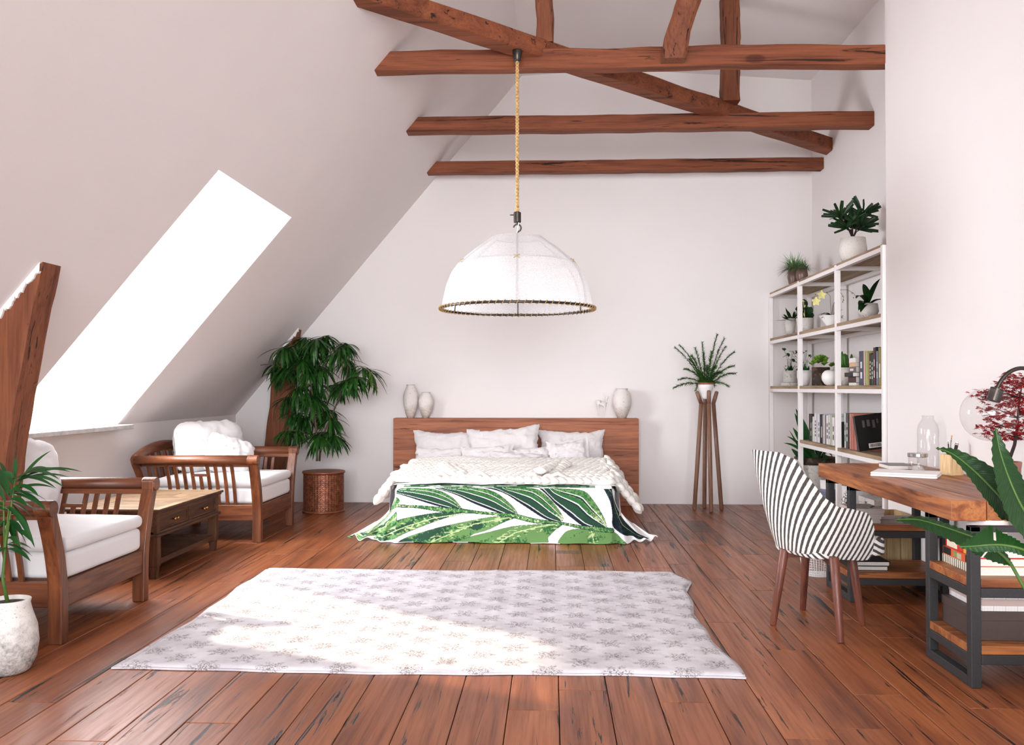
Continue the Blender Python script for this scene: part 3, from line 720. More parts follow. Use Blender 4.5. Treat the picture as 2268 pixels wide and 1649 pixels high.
def rugf(u, v, dz=.02):
    x = RX0+(RX1-RX0)*u; y = RY0+(RY1-RY0)*v
    x += .028*math.sin(v*7+2)*(1 if u > .5 else -.6)*abs(u-.5)*2+.01*math.sin(v*23)*(abs(u-.5)*2)**6
    if u > .5: x += (.05*math.exp(-((v-.88)/.05)**2))*((u-.5)*2)**6
    if u < .03 or u > .97: pass
    y += .012*math.sin(u*9+1)+.004*math.sin(u*41)
    z = dz+.0045*fbm((x*2.2, y*2.2, 0), 1, 3)+.004*math.exp(-((x-.24+.05*y)/.03)**2)
    e = min(u, v, 1-u, 1-v); 
    return (x, y, z if e > .0001 else z-.006)
def slab(fn, nu, nv, z0):
    g = MB(); g.grid(fn, nu, nv); N = nu+1; ring = [i for i in range(N)]+[j*N+nu for j in range(1, nv+1)]+[nv*N+i for i in range(nu-1, -1, -1)]+[j*N for j in range(nv-1, 0, -1)]
    b = len(g.v); g.v += [(g.v[i][0], g.v[i][1], z0) for i in ring]; k = len(ring)
    g.f += [(ring[(i+1) % k], ring[i], b+i, b+(i+1) % k) for i in range(k)]; return g
slab(lambda u, v: rugf(u, v, .02), 120, 90, .002).build('rug_top', M['rug'], rug, smooth=True)
def under(u, v):
    x, y, z = rugf(u, v, .008); return (x+.012*math.sin(u*PI-PI/2)-.01, y-.012, .009)
slab(under, 60, 8, .001).build('underlay', M['rug'], rug)

# ================================================================ pendant lamp
pd = thing('pendant_lamp', 'white linen dome pendant lamp hanging on a twisted rope from the beams', 'lamp', (-.24, 6.3, 0))
MB().lathe([(.02, -.075), (.024, -.07), (.036, .0), (.034, .005)], (0, 0, 3.615)).build('ceiling_cup', M['bronze'], pd, smooth=True)
for k in range(4):
    sg = 1 if k < 2 else -1; rr = .0078
    pts = [(rr*math.cos(sg*t*2*PI*22+k*PI), rr*math.sin(sg*t*2*PI*22+k*PI), 2.47+t*1.08) for t in (i/440 for i in range(441))]
    MB().tube(pts, .0058, 6).build('rope_strand', M['rope'], pd, smooth=True)
MB().tube([(0, 0, 2.45), (0, 0, 3.56)], .007, 8).build('rope_core', M['twine'], pd)
m = MB(); m.lathe([(.023, 2.405), (.026, 2.41), (.026, 2.475), (.022, 2.48)]); m.build('rope_ferrule', M['bronze'], pd, smooth=False)
m = MB(); m.tube([(-.045, 0, 2.46), (-.02, 0, 2.46)], .004, 8); m.lathe([(.0, 0), (.006, 0), (.006, .004), (0, .004)], (-.047, 0, 2.458)); m.build('set_screw', M['bronze'], pd)
m = MB(); m.tube([(.0, 0, 2.41), (0, 0, 2.392)], .005, 8)
m.tube([(.026*math.cos(t), 0, 2.368+.026*math.sin(t)) for t in [PI*.95-i*PI*1.35/16 for i in range(17)]]+[(-.005, 0, 2.33), (-.01, 0, 2.3)], .0055, 8); m.build('hook', M['bronze'], pd, smooth=True)
MB().tube([(.012, -.008, 2.41), (.004, -.01, 2.37), (-.008, -.006, 2.3)], .003, 6).build('cable', M['white_frame'], pd)
RS = .537; ZR = 1.802
nsd = 6
def shade_r(t, phi):
    prof = [(0, 1.0), (.12, .992), (.3, .965), (.48, .90), (.62, .80), (.72, .69), (.84, .55), (.93, .42), (1.0, .335)]
    for (a, r1), (b, r2) in zip(prof[:-1], prof[1:]):
        if t <= b+1e-9:
            k = (t-a)/(b-a); r0 = r1+(r2-r1)*k; break
    seg = 2*PI/8; q = ((phi+seg/2) % seg)-seg/2; flat = math.cos(seg/2)/math.cos(seg/2-abs(q)) if False else (1-.06*(1-math.cos(6*(phi+PI/2-.03)))/2*(.25+.75*math.sin(PI*min(1, t))))
    return RS*r0*flat
def shade_fn(u, v):
    phi = u*2*PI; r0 = shade_r(v, phi); return (r0*math.cos(phi), r0*math.sin(phi), ZR+v*.50)
def shmat():
    m = bpy.data.materials.new('shade_linen'); m.use_nodes = True; nt = m.node_tree; nt.nodes.clear(); o = nt.nodes.new('ShaderNodeOutputMaterial')
    v = texco(nt); wv = noiz(nt, texco(nt, (60, 60, 700)), 1, 2); wv2 = noiz(nt, v, 170, 2); n3 = noiz(nt, v, 24, 4)
    c = ramp(nt, math_(nt, 'ADD', math_(nt, 'MULTIPLY', wv, .5), math_(nt, 'MULTIPLY', wv2, .5)), [(.35, (.86,.855,.87)), (.6, (.95,.945,.95))])
    d = nt.nodes.new('ShaderNodeBsdfDiffuse'); t = nt.nodes.new('ShaderNodeBsdfTranslucent'); tr = nt.nodes.new('ShaderNodeBsdfTransparent')
    nt.links.new(c, d.inputs[0]); nt.links.new(c, t.inputs[0]); a = nt.nodes.new('ShaderNodeMixShader'); a.inputs[0].default_value = .42
    nt.links.new(d.outputs[0], a.inputs[1]); nt.links.new(t.outputs[0], a.inputs[2]); b = nt.nodes.new('ShaderNodeMixShader')
    nt.links.new(math_(nt, 'MULTIPLY', ramp(nt, wv2, [(.3, (.6,)*3), (.6, (.25,)*3)]), .6), b.inputs[0]); nt.links.new(a.outputs[0], b.inputs[1]); nt.links.new(tr.outputs[0], b.inputs[2]); nt.links.new(b.outputs[0], o.inputs[0]); return m
M['shade'] = shmat()
sho = MB().grid(shade_fn, 96, 28).build('shade', M['shade'], pd, smooth=True)
def capf(u, v):
    phi = u*2*PI; r0 = shade_r(1, phi)*(1-v); return (r0*math.cos(phi), r0*math.sin(phi), ZR+.50+.025*v)
MB().grid(capf, 96, 3).build('shade_top', M['shade'], pd, smooth=True)
m = MB(); circ = lambda r0, z, n=64: [(r0*math.cos(2*PI*i/n), r0*math.sin(2*PI*i/n), z) for i in range(n+1)]
m.tube(circ(RS, ZR), .0085, 8); rro = m.build('rim_ring', M['bronze'], pd, smooth=True)
m = MB(); m.tube(circ(RS*.335*.93, ZR+.492), .003, 6); m.tube(circ(RS*.715, ZR+.32), .003, 6)
for k in range(6):
    phi = k*PI/3-PI/2+.03; m.tube([(shade_r(t, phi)*.985*math.cos(phi), shade_r(t, phi)*.985*math.sin(phi), ZR+t*.495) for t in (i/14 for i in range(15))], .0042, 6)
m.build('wire_frame', M['bronze'], pd, smooth=True)
pts = []
for i in range(74*10+1):
    a = i/(74*10); ph = a*2*PI; t = a*2*PI*74; pts.append(((RS+.013*math.cos(t))*math.cos(ph), (RS+.013*math.cos(t))*math.sin(ph), ZR+.013*math.sin(t)))
MB().tube(pts, .0026, 5).build('rim_lacing', M['twine'], rro, smooth=True)
for k in range(6):
    phi = k*PI/3-PI/2+.03; r0 = shade_r(.62, phi)+.006; c = Vector((r0*math.cos(phi), r0*math.sin(phi), ZR+.31)); tg = Vector((-math.sin(phi), math.cos(phi), 0)); u_ = Vector((-math.cos(phi)*.5, -math.sin(phi)*.5, .8))
    m = MB(); m.tube([c-tg*.02+u_*.014-Vector((0,0,.002)), c+Vector((math.cos(phi), math.sin(phi), 0))*.004, c+tg*.02-u_*.02], .0022, 5); m.tube([c+tg*.02+u_*.014, c+Vector((math.cos(phi), math.sin(phi), 0))*.005, c-tg*.02-u_*.02], .0022, 5)
    m.build('cross_stitch', M['twine'], sho)

# ================================================================ armchairs
def curve_pt(z):      # how far the side frame leans outwards at height z
    t = max(0, min(1, (z-.22)/.42)); return .11*t**1.7
def armchair(loc, label, seedc):
    T = thing('armchair', label, 'armchair', loc, 0, 'teak armchairs under the window')
    TX, TY, TZ = M['teak_x'], M['teak_y'], M['teak_z']; HW = .445   # half width at the seat
    def side_post(x0, x1, s, ztop, lean=0.0, nm='leg', zb=0):
        m = MB(); n = 16; vs = []
        for i in range(n+1):
            z = zb+(ztop-zb)*i/n; y = s*(HW+curve_pt(z)); hw = .032; xo = lean*(z/ztop)**1.5
            vs += [(x0+xo, y-hw, z), (x1+xo, y-hw, z), (x1+xo, y+hw, z), (x0+xo, y+hw, z)]
        m.add(vs, [(i*4+k, i*4+(k+1)%4, (i+1)*4+(k+1)%4, (i+1)*4+k) for i in range(n) for k in range(4)]+[(3,2,1,0), (n*4, n*4+1, n*4+2, n*4+3)])
        return m.build(nm, TZ, T, bevel=.004)
    for s in (-1, 1):
        side_post(-.07, 0, s, .69); side_post(-.93, -.865, s, .68, -.1)
        ya = s*(HW+curve_pt(.66)+.01)
        m = MB(); m.tube([(-1.0, ya, .665), (-.5, ya, .672), (-.072, ya, .672)], [.038]*3, 20); m.build('arm_rail', TX, T, smooth=True)
        m = MB(); m.tube([(-.074, ya, .672), (.008, ya, .672)], [.0405]*2, 22); m.build('arm_cap', TY, T, smooth=False, bevel=.003)
        m = MB(); m.box(-.9, -.06, s*HW-.02, s*HW+.02, .175, .30); m.build('side_rail', TX, T, bevel=.004)
        m = MB(); m.box(-.95, -.06, s*(HW+curve_pt(.6))-.012, s*(HW+curve_pt(.6))+.012, .615, .645); m.build('slat_rail', TX, T, bevel=.003)
        xs = [-.745, -.68, -.61, -.545, -.415, -.35, -.28, -.215]
        for x in xs+[-.48]:
            m = MB(); vs = []; n = 10; zt = .63 if x != -.48 else .535
            for i in range(n+1):
                z = .29+(zt-.29)*i/n; y = s*(HW+curve_pt(z)); 
                vs += [(x-.0125, y-.008, z), (x+.0125, y-.008, z), (x+.0125, y+.008, z), (x-.0125, y+.008, z)]
            m.add(vs, [(i*4+k, i*4+(k+1)%4, (i+1)*4+(k+1)%4, (i+1)*4+k) for i in range(n) for k in range(4)])
            m.build('slat', TZ, T)
        m = MB(); y = s*(HW+curve_pt(.545)); m.box(-.545, -.415, y-.009, y+.009, .535, .557); m.build('cross_bar', TX, T, bevel=.002)
    MB().box(-.045, -.01, -HW+.03, HW-.03, .17, .30).build('front_rail', TY, T, bevel=.004)
    MB().box(-.93, -.89, -HW+.03, HW-.03, .17, .30).build('back_rail', TY, T, bevel=.004)
    # raised back: bowed top rail and splats
    m = MB(); pts = [(-1.0-.02*math.cos(a*PI/2), a*(HW+.12), .668+.085*math.cos(a*PI/2)**.8) for a in (i/10 for i in range(-10, 11))]
    m.tube(pts, .034, 14, flat=1.3, up=(0,0,1)); m.build('back_top_rail', TY, T, smooth=True)
    for k in range(7):
        y = (k-3)*.115; zt = .668+.085*math.cos(y/.565*PI/2)**.8-.02
        MB().bar((-.92, y, .29), (-1.01, y, zt), .02, .03, (0,1,0)).build('back_slat', TZ, T)
    MB().box(-.92, -.04, -HW+.03, HW-.03, .285, .305).build('seat_deck', TX, T)
    def block(z0, z1, x0, x1, y0, y1, r, crown, seed, nm, lbl=None):
        m = MB(); nu, nv = 36, 36
        def side(u, v, top):
            q = lambda t: math.copysign(1-(1-abs(t))**2.2, t)
            a, b = q(u*2-1), q(v*2-1); hx, hy = (x1-x0)/2, (y1-y0)/2
            d = min(hx*(1-abs(a)), hy*(1-abs(b))); dz = r if d >= r else math.sqrt(max(0, r*r-(r-d)**2))
            zz = (z1-r+dz+crown*(1-a*a)*(1-b*b)) if top else (z0+r-dz); c8 = 1-.02*(a*a*b*b)**4
            return ((x0+x1)/2+a*hx*c8, (y0+y1)/2+b*hy*c8, zz+.004*fbm((a*2+seed, b*2, top), 1.5, 3)*min(1, d/.05))
        t = MB().grid(lambda u, v: side(u, v, 1), nu, nv); b = MB().grid(lambda u, v: side(u, v, 0), nu, nv)
        b.f = [f[::-1] for f in b.f]; m.add(t.v, t.f); m.add(b.v, b.f)
        N = nu+1; ring = [i for i in range(N)]+[j*N+nu for j in range(1, N)]+[nv*N+i for i in range(nu-1, -1, -1)]+[j*N for j in range(nv-1, 0, -1)]
        off = len(t.v); K = len(ring); m.f += [(ring[i], off+ring[i], off+ring[(i+1) % K], ring[(i+1) % K]) for i in range(K)]
        o = m.build(nm, M['cushion'], T, smooth=True); 
        return o
    block(.303, .434, -.9, -.012, -HW+.035, HW-.035, .03, .01, seedc, 'seat_cushion')
    block(.434, .508, -.9, -.004, -HW+.025, HW-.025, .032, .025, seedc+5, 'seat_topper')
    return T
A1 = armchair((-2.352, 7.70, 0), 'dark wooden armchair with white cushions and a plump pillow, near the back corner', 1)
A2 = armchair((-2.384, 4.79, 0), 'dark wooden armchair with white cushions at the left edge, in front of the thick post', 4)
pc = 'loose cushions of the armchairs'
pillow('back_cushion', 'big square white back cushion standing upright in the far armchair', 'cushion', (-3.02, 7.86, .735), .72, .46, .24, rx=-.14, rz=PI/2-.55, seed=11, mat='cushion', group=pc, pinch=.03)
pillow('scatter_cushion', 'smaller puffy white scatter cushion leaning on the back cushion of the far armchair', 'cushion', (-2.79, 7.72, .655), .46, .38, .2, rx=-.32, rz=PI/2-.8, ry=.35, seed=13, mat='cushion', group=pc, pinch=.1)
pillow('back_cushion', 'white back cushion of the near armchair, partly hidden by palm fronds', 'cushion', (-3.08, 5.0, .725), .72, .46, .22, rx=-.14, rz=PI/2-.25, seed=15, mat='cushion', group=pc, pinch=.03)

# ================================================================ coffee table
ct = thing('coffee_table', 'dark coffee table with parquet top and two brass-knobbed drawers between the armchairs', 'table', (-2.87, 6.36, 0))
HX, HY = .32, .575
WX, WY, WZ = M['walnut_x'], M['walnut_y'], M['walnut_z']
m = MB(); m.box(-HX, HX, -HY, HY, .44, .455); m.box(-HX+.012, HX-.012, -HY+.012, HY-.012, .425, .44); m.build('top_edge', WY, ct, bevel=.003)
# parquet: framed squares of wedge boards
m = MB(); m.box(-HX+.003, HX-.003, -HY+.003, -HY+.06, .455, .4585).build('border_board', M['tabletop'], ct)
MB().box(-HX+.003, HX-.003, HY-.06, HY-.003, .455, .4585).build('border_board', M['tabletop'], ct)
for x0 in (-HX+.003, HX-.06): MB().box(x0, x0+.057, -HY+.061, HY-.061, .455, .4585).build('border_board', M['tabletop'], ct)
xa, xb = -HX+.061, HX-.061
for q in range(2):
    y0 = -HY+.061+q*(HY-.061); y1 = y0+HY-.062; cx_, cy_ = (xa+xb)/2, (y0+y1)/2
    cs = [(xa,y0),(xb,y0),(xb,y1),(xa,y1)]
    for k in range(4):
        a, b = Vector(cs[k]), Vector(cs[(k+1)%4]); c = Vector((cx_, cy_)); n_ = 3
        for j in range(n_):   # mitred strips parallel to the edge
            t0, t1 = j/n_, (j+1)/n_-.008
            p = [a.lerp(c, t0), b.lerp(c, t0), b.lerp(c, t1), a.lerp(c, t1)]
            mm = MB(); zz = .458+.0006*((j+k) % 2)
            mm.add([(v.x, v.y, .4545) for v in p]+[(v.x, v.y, zz) for v in p], [(3,2,1,0),(4,5,6,7),(0,1,5,4),(1,2,6,5),(2,3,7,6),(3,0,4,7)])
            mm.build('parquet_board', M['tabletop'], ct)
m = MB(); m.box(-HX+.03, HX-.055, -HY+.03, HY-.03, .30, .425); m.build('case', WY, ct, bevel=.003)
m = MB(); xf = HX-.03
m.box(HX-.055, xf, -HY+.03, HY-.03, .405, .425); m.box(HX-.055, xf, -HY+.03, HY-.03, .29, .308)
for a, b in ((-HY+.03, -HY+.075), (-.02, .02), (HY-.075, HY-.03)): m.box(HX-.055, xf, a, b, .308, .405)
m.build('face_frame', WY, ct, bevel=.002)
MB().box(-HX+.01, HX-.015, -HY+.01, HY-.01, .272, .292).build('lower_moulding', WY, ct, bevel=.006)
for a, b in ((-HY+.077, -.022), (.022, HY-.077)):
    d = MB(); d.box(HX-.06, HX-.042, a, b, .31, .403); d.box(HX-.042, HX-.036, a, b, .31, .322); d.box(HX-.042, HX-.036, a, b, .391, .403); d.box(HX-.042, HX-.036, a, a+.012, .322, .391); d.box(HX-.042, HX-.036, b-.012, b, .322, .391)
    dr = d.build('drawer', WY, ct, bevel=.0015)
    for dy in (-.022, .022):
        kk = MB(); kk.lathe([(.004, 0), (.005, .012), (.011, .017), (.0125, .022), (.009, .027), (0, .028)], (0, 0, 0), 14)
        ko = kk.build('knob', M['brass'], dr, smooth=True); ko.rotation_euler = (0, PI/2, 0); ko.location = (HX-.04, (a+b)/2+dy, .357)
for sx in (-1, 1):
    for sy in (-1, 1):
        m = MB(); cx_, cy_ = sx*(HX-.06), sy*(HY-.06)
        sec = [(.0, .019), (.075, .026), (.078, .030), (.13, .032), (.272, .030)]
        vs = [(cx_+i*w_, cy_+j*w_, z) for z, w_ in sec for i, j in ((-1,-1),(1,-1),(1,1),(-1,1))]; n = len(sec)
        m.add(vs, [(i*4+k, i*4+(k+1)%4, (i+1)*4+(k+1)%4, (i+1)*4+k) for i in range(n-1) for k in range(4)]+[(3,2,1,0)]); m.build('leg', WZ, ct, bevel=.002)
m = MB()
for s in (-1, 1): m.box(-HX+.06, HX-.06, s*(HY-.06)-.018, s*(HY-.06)+.018, .085, .12); m.box(s*(HX-.06)-.018, s*(HX-.06)+.018, -HY+.079, HY-.079, .085, .12)
m.build('shelf_frame', WY, ct, bevel=.002)
m = MB(); nn = 44
for i in range(nn): y = -HY+.08+(2*HY-.16)*i/(nn-1); m.bar((-HX+.07, y, .104), (HX-.07, y, .104), .012, .004)
for i in range(22): x = -HX+.08+(2*HX-.16)*i/21; m.bar((x, -HY+.07, .100), (x, HY-.07, .100), .010, .004)
m.build('cane_shelf', WX, ct)['kind'] = 'stuff'

# ================================================================ tub chair
def tub_chair():
    T = thing('tub_chair', 'tub chair upholstered in black and white diagonal stripes with brown wooden legs at the desk', 'chair', (1.405, 4.85, 0), 0)
    th = math.radians(22); f = Vector((math.cos(th), math.sin(th), 0)); r = Vector((math.sin(th), -math.cos(th), 0))
    m_, nt, bs = newmat('striped_fabric'); uv = texco(nt, kind='UV'); sp = nt.nodes.new('ShaderNodeSeparateXYZ'); nt.links.new(uv, sp.inputs[0])
    wob = math_(nt, 'MULTIPLY', math_(nt, 'SUBTRACT', noiz(nt, uv, 60, 3), .5), .006)
    q = math_(nt, 'FRACT', math_(nt, 'DIVIDE', math_(nt, 'ADD', sp.outputs[0], wob), .0325))
    wv = noiz(nt, uv, 420, 2, .6); blk = mixc(nt, ramp(nt, wv, [(.45, (0,0,0)), (.62, (1,1,1))]), lin((34, 32, 32)), lin((120, 114, 110)))
    k = ramp(nt, q, [(.0, (0,0,0)), (.04, (1,1,1)), (.46, (1,1,1)), (.5, (0,0,0))])
    nt.links.new(mixc(nt, k, lin((232, 226, 220)), blk), bs.inputs['Base Color']); setp(bs, rough=.9, spec=.15)
    bump(nt, bs, math_(nt, 'ADD', wv, math_(nt, 'MULTIPLY', k, -1.2)), .35, .003)
    # plan: superellipse U from the right arm tip round the back to the left arm tip
    def plan(s, ex):   # s -1..1
        a = s*PI*.72; wv_, d_ = .228+ex, .222+ex
        c_, n_ = math.cos(a), math.sin(a); e = .72
        x = -math.copysign(abs(c_)**e, c_)*d_; y = math.copysign(abs(n_)**e, n_)*wv_
        if abs(a) > PI/2: x = (abs(a)-PI/2)/(PI*.22)*.175; y = math.copysign(wv_-.015*((abs(a)-PI/2)/(PI*.22))**2, s)
        return x, y
    def top_h(s):
        t = abs(s); kx = [(0, .925), (.12, .925), (.25, .90), (.38, .80), (.5, .70), (.62, .655), (.8, .63), (.9, .615), (.96, .58), (1, .52)]
        for (a, h1), (b, h2) in zip(kx[:-1], kx[1:]):
            if t <= b: u = (t-a)/(b-a); u = u*u*(3-2*u) if b < .5 else u; return h1+(h2-h1)*u
        return kx[-1][1]
    zb = lambda s: .405-.04*min(1, max(0, (abs(s)-.3)/.6))
    m = MB(); NU, NV_ = 90, 22; uvs = []
    def P(s, v, side):  # side 0 outer, 1 inner
        zt, z0 = top_h(s), zb(s); z = z0+(zt-z0)*v; lean = (.05*(1-min(1, abs(s)/.5)**2)+.02)*max(0, (z-z0)/.52)
        th_ = .055 if side else 0; tp = 0 if not side else -.012
        x, y = plan(s, -th_*(1) + (.025*(z-z0)/.3 if not side else .02*(z-z0)/.3)-(.03*(1-v)**3 if not side else 0))
        x -= lean*(1 if abs(s) < .5 else .5)
        return f*x+r*y+Vector((0, 0, z+tp*(v > .99)))
    arc = [0.0]
    for i in range(NU):
        s0, s1 = -1+2*i/NU, -1+2*(i+1)/NU; a, b = plan(s0, 0), plan(s1, 0); arc.append(arc[-1]+math.hypot(a[0]-b[0], a[1]-b[1]))
    idx = {}
    for side in (0, 1):
        for j in range(NV_+1):
            for i in range(NU+1):
                s = -1+2*i/NU; p = P(s, j/NV_, side); idx[side, j, i] = len(m.v); m.v.append(tuple(p)); zz = p.z
                uvs.append((arc[i]*1.0-(zz*.48)*(1 if side == 0 else -1), zz))
    for side in (0, 1):
        for j in range(NV_):
            for i in range(NU):
                q = (idx[side,j,i], idx[side,j,i+1], idx[side,j+1,i+1], idx[side,j+1,i]); m.f.append(q if side else q[::-1])
    for i in range(NU):
        for j in (0, NV_): q = (idx[0,j,i], idx[0,j,i+1], idx[1,j,i+1], idx[1,j,i]); m.f.append(q)
    for i in (0, NU):
        for j in range(NV_): m.f.append((idx[0,j,i], idx[0,j+1,i], idx[1,j+1,i], idx[1,j,i]))
    m.uv = uvs; m.build('shell', m_, T, smooth=True, bevel=.006)
    # seat cushion
    m = MB(); uvs = []; ns_ = 40; outl = []
    for i in range(ns_):
        a = 2*PI*i/ns_; c_, n_ = math.cos(a), math.sin(a); outl.append((math.copysign(abs(c_)**.4, c_)*.24+.07, math.copysign(abs(n_)**.4, n_)*.20))
    lev = [(.385, .90), (.385, .985), (.395, 1), (.455, 1), (.468, .97), (.474, .80), (.478, .4), (.478, .01)]
    for z, k in lev:
        for x, y in outl: p = f*(x*k+.02*(1-k))+r*(y*k); m.v.append((p.x, p.y, z)); uvs.append((y*k*.7+x*k*.55+z*1.0, z+x))
    for j in range(len(lev)-1):
        for i in range(ns_): m.f.append((j*ns_+i, j*ns_+(i+1)%ns_, (j+1)*ns_+(i+1)%ns_, (j+1)*ns_+i))
    m.f += [tuple(range(ns_))[::-1], tuple((len(lev)-1)*ns_+i for i in range(ns_))]
    m.uv = uvs; m.build('seat_cushion', m_, T, smooth=True)
    L0 = Vector(T.location); tops = []
    for fx, fy in ((1.166, 4.845), (1.415, 4.518), (1.637, 4.866), (1.412, 5.176)):
        p = Vector((fx, fy, 0))-L0; t = Vector((p.x*.74, p.y*.74, .40)); tops.append(t)
        m = MB(); m.tube([p+Vector((0,0,.0)), p.lerp(t, .5), t], [.0165, .021, .025], 18); m.build('leg', M['chairwood'], T, smooth=True, bevel=.002)
    for a, b in ((0, 2), (1, 3)):
        MB().bar(tops[a]+Vector((0,0,-.02)), tops[b]+Vector((0,0,-.02)), .03, .045).build('under_rail', M['chairwood'], T, bevel=.003)
tub_chair()

# ================================================================ desk
DX0, DX1, DY0, DY1 = 1.735, 2.345, 4.015, 5.975
dk = thing('desk', 'long desk of reddish striped boards on black steel shelf trestles by the right wall', 'desk', ((DX0+DX1)/2, (DY0+DY1)/2, 0))
ox, oy = -dk.location.x, -dk.location.y
def dbox(name, mat, x0, x1, y0, y1, z0, z1, bev=.003, parent=None):
    return MB().box(x0+ox, x1+ox, y0+oy, y1+oy, z0, z1).build(name, M[mat], parent or dk, bevel=bev)
wbd = (DX1-DX0)/4
for i in range(4): 
    mm = MB().box(0, wbd-.003, 0, DY1-DY0, .672, .76+.0008*(i % 2)); o = mm.build('board', M['sheesham_y'], dk, bevel=.003); o.location = (DX0+ox+i*wbd, DY0+oy, 0)
S = .042
def trestle(y0, y1, x0, x1):
    for x in (x0, x1-S):
        for y in (y0, y1-S): dbox('post', 'iron', x, x+S, y, y+S, 0, .672)
        dbox('foot_bar', 'iron', x, x+S, y0+S, y1-S, 0, .042)
        for z in (.375, .098): dbox('side_bar', 'iron', x, x+S, y0+S, y1-S, z, z+.04)
    for z in (.375, .098):
        for y in (y0, y1-S): dbox('rail', 'iron', x0+S, x1-S, y, y+S, z, z+.04)
        n = 2; wy = (y1-y0)/n
        dbox('shelf', 'sheesham_x', x0+.006, x1-.006, y0+S*.0+.003, y1-.003, z+.041, z+.078) if False else None
        for k in range(n): 
            a, b = y0+k*wy, y0+(k+1)*wy
            a2 = y0+S+.001 if k == 0 else a; b2 = y1-S-.001 if k == n-1 else b
            mm = MB().box(0, x1-x0-.0, 0, b2-a2-.002, 0, .036); o = mm.build('shelf_board', M['sheesham_x'], dk, bevel=.003); o.location = (x0+ox, a2+oy, z+.041)
            if k == 0: dbox('shelf_lip', 'sheesham_x', x0+S+.001, x1-S-.001, y0+.002, y0+S, z+.041, z+.077)
    for y in (y0, y1-S): dbox('top_rail', 'iron', x0, x1, y, y+S, .648, .672) if True else None
trestle(3.86, 4.32, 1.745, 2.325); trestle(5.37, 5.82, 1.735, 2.31)

# ================================================================ shelving
SX0, SX1 = 2.328, 2.775
sy = [9.79, 8.65, 7.525, 6.475]; lv = [2.258, 1.762, 1.253, .745, .243]
bk = thing('shelving_unit', 'tall white open shelving unit with five boards in the niche at right', 'shelf', ((SX0+SX1)/2, 8.1, 0))
bo = Vector((-bk.location.x, -bk.location.y, 0))
def sbox(name, mat, x0, x1, y0, y1, z0, z1, bev=.002):
    return MB().box(x0+bo.x, x1+bo.x, y0+bo.y, y1+bo.y, z0, z1).build(name, M[mat], bk, bevel=bev)
PW = .04
for i, y in enumerate(sy):
    for x in (SX0, SX1-PW): sbox('post', 'shelf_white', x, x+PW, y-PW/2, y+PW/2, 0, lv[0])
for li, z in enumerate(lv):
    for i in range(3):
        if li == 3 and i == 0: continue
        ya, yb_ = sy[i+1]+PW/2, sy[i]-PW/2
        for x in (SX0, SX1-PW): sbox('rail', 'shelf_white', x, x+PW, ya, yb_, z-.045, z-.012)
        sbox('board', 'board', SX0+.006, SX1-.004, ya-.012 if i < 2 else ya, yb_+.012 if i > 0 else yb_, z-.011, z+.016 if li else z+.008)
    for y in sy:
        if li == 3 and y == sy[0]: continue
        sbox('cross_rail', 'shelf_white', SX0+PW, SX1-PW, y-PW/2, y+PW/2, z-.045, z-.012)
SH = [lv[0]+.0085]+[z+.0165 for z in lv[1:]]

# ================================================================ leaves and plants
PRF = {'lance': lambda t: max(.03, math.sin(PI*min(1, t*.95+.04))**.85), 'strap': lambda t: min(1, t*5+.25)*max(.05, 1-max(0, t-.6)/.4)**.7 if t < .999 else .02,
       'blunt': lambda t: .35+.65*min(1, t*2.2) if t < .95 else .8, 'needle': lambda t: 1-t*.9, 'round': lambda t: max(.05, math.sin(PI*min(1, t*.9+.08))**.5)}
def leaf_mesh(name, mat, prof, wr, droop, fold=.25, n=7):
    """unit leaf along +Y, bends to -Z"""
    o = MB().blade((0,0,0), (0,1,0), (0,0,1), 1, wr, droop, fold, n, PRF[prof]).build(name, mat, None, smooth=True); me = o.data; bpy.data.objects.remove(o); return me
def put_leaf(me, parent, p, d, L, W=1.0, nrm=None, name='leaf'):
    d = Vector(d).normalized(); nz = Vector(nrm) if nrm else Vector((0,0,1)); x = d.cross(nz)
    if x.length < 1e-3: x = Vector((1,0,0))
    x.normalize(); z = x.cross(d)
    o = bpy.data.objects.new(name, me); C.objects.link(o); o.parent = parent
    mt_ = Matrix(((x.x*L*W, d.x*L, z.x*L, p[0]), (x.y*L*W, d.y*L, z.y*L, p[1]), (x.z*L*W, d.z*L, z.z*L, p[2]), (0,0,0,1))); o.matrix_local = mt_; return o
def rnd_dir(zlo=-.2, zhi=.8):
    a = R.uniform(0, 2*PI); z = R.uniform(zlo, zhi); q = math.sqrt(max(0, 1-z*z)); return Vector((math.cos(a)*q, math.sin(a)*q, z))

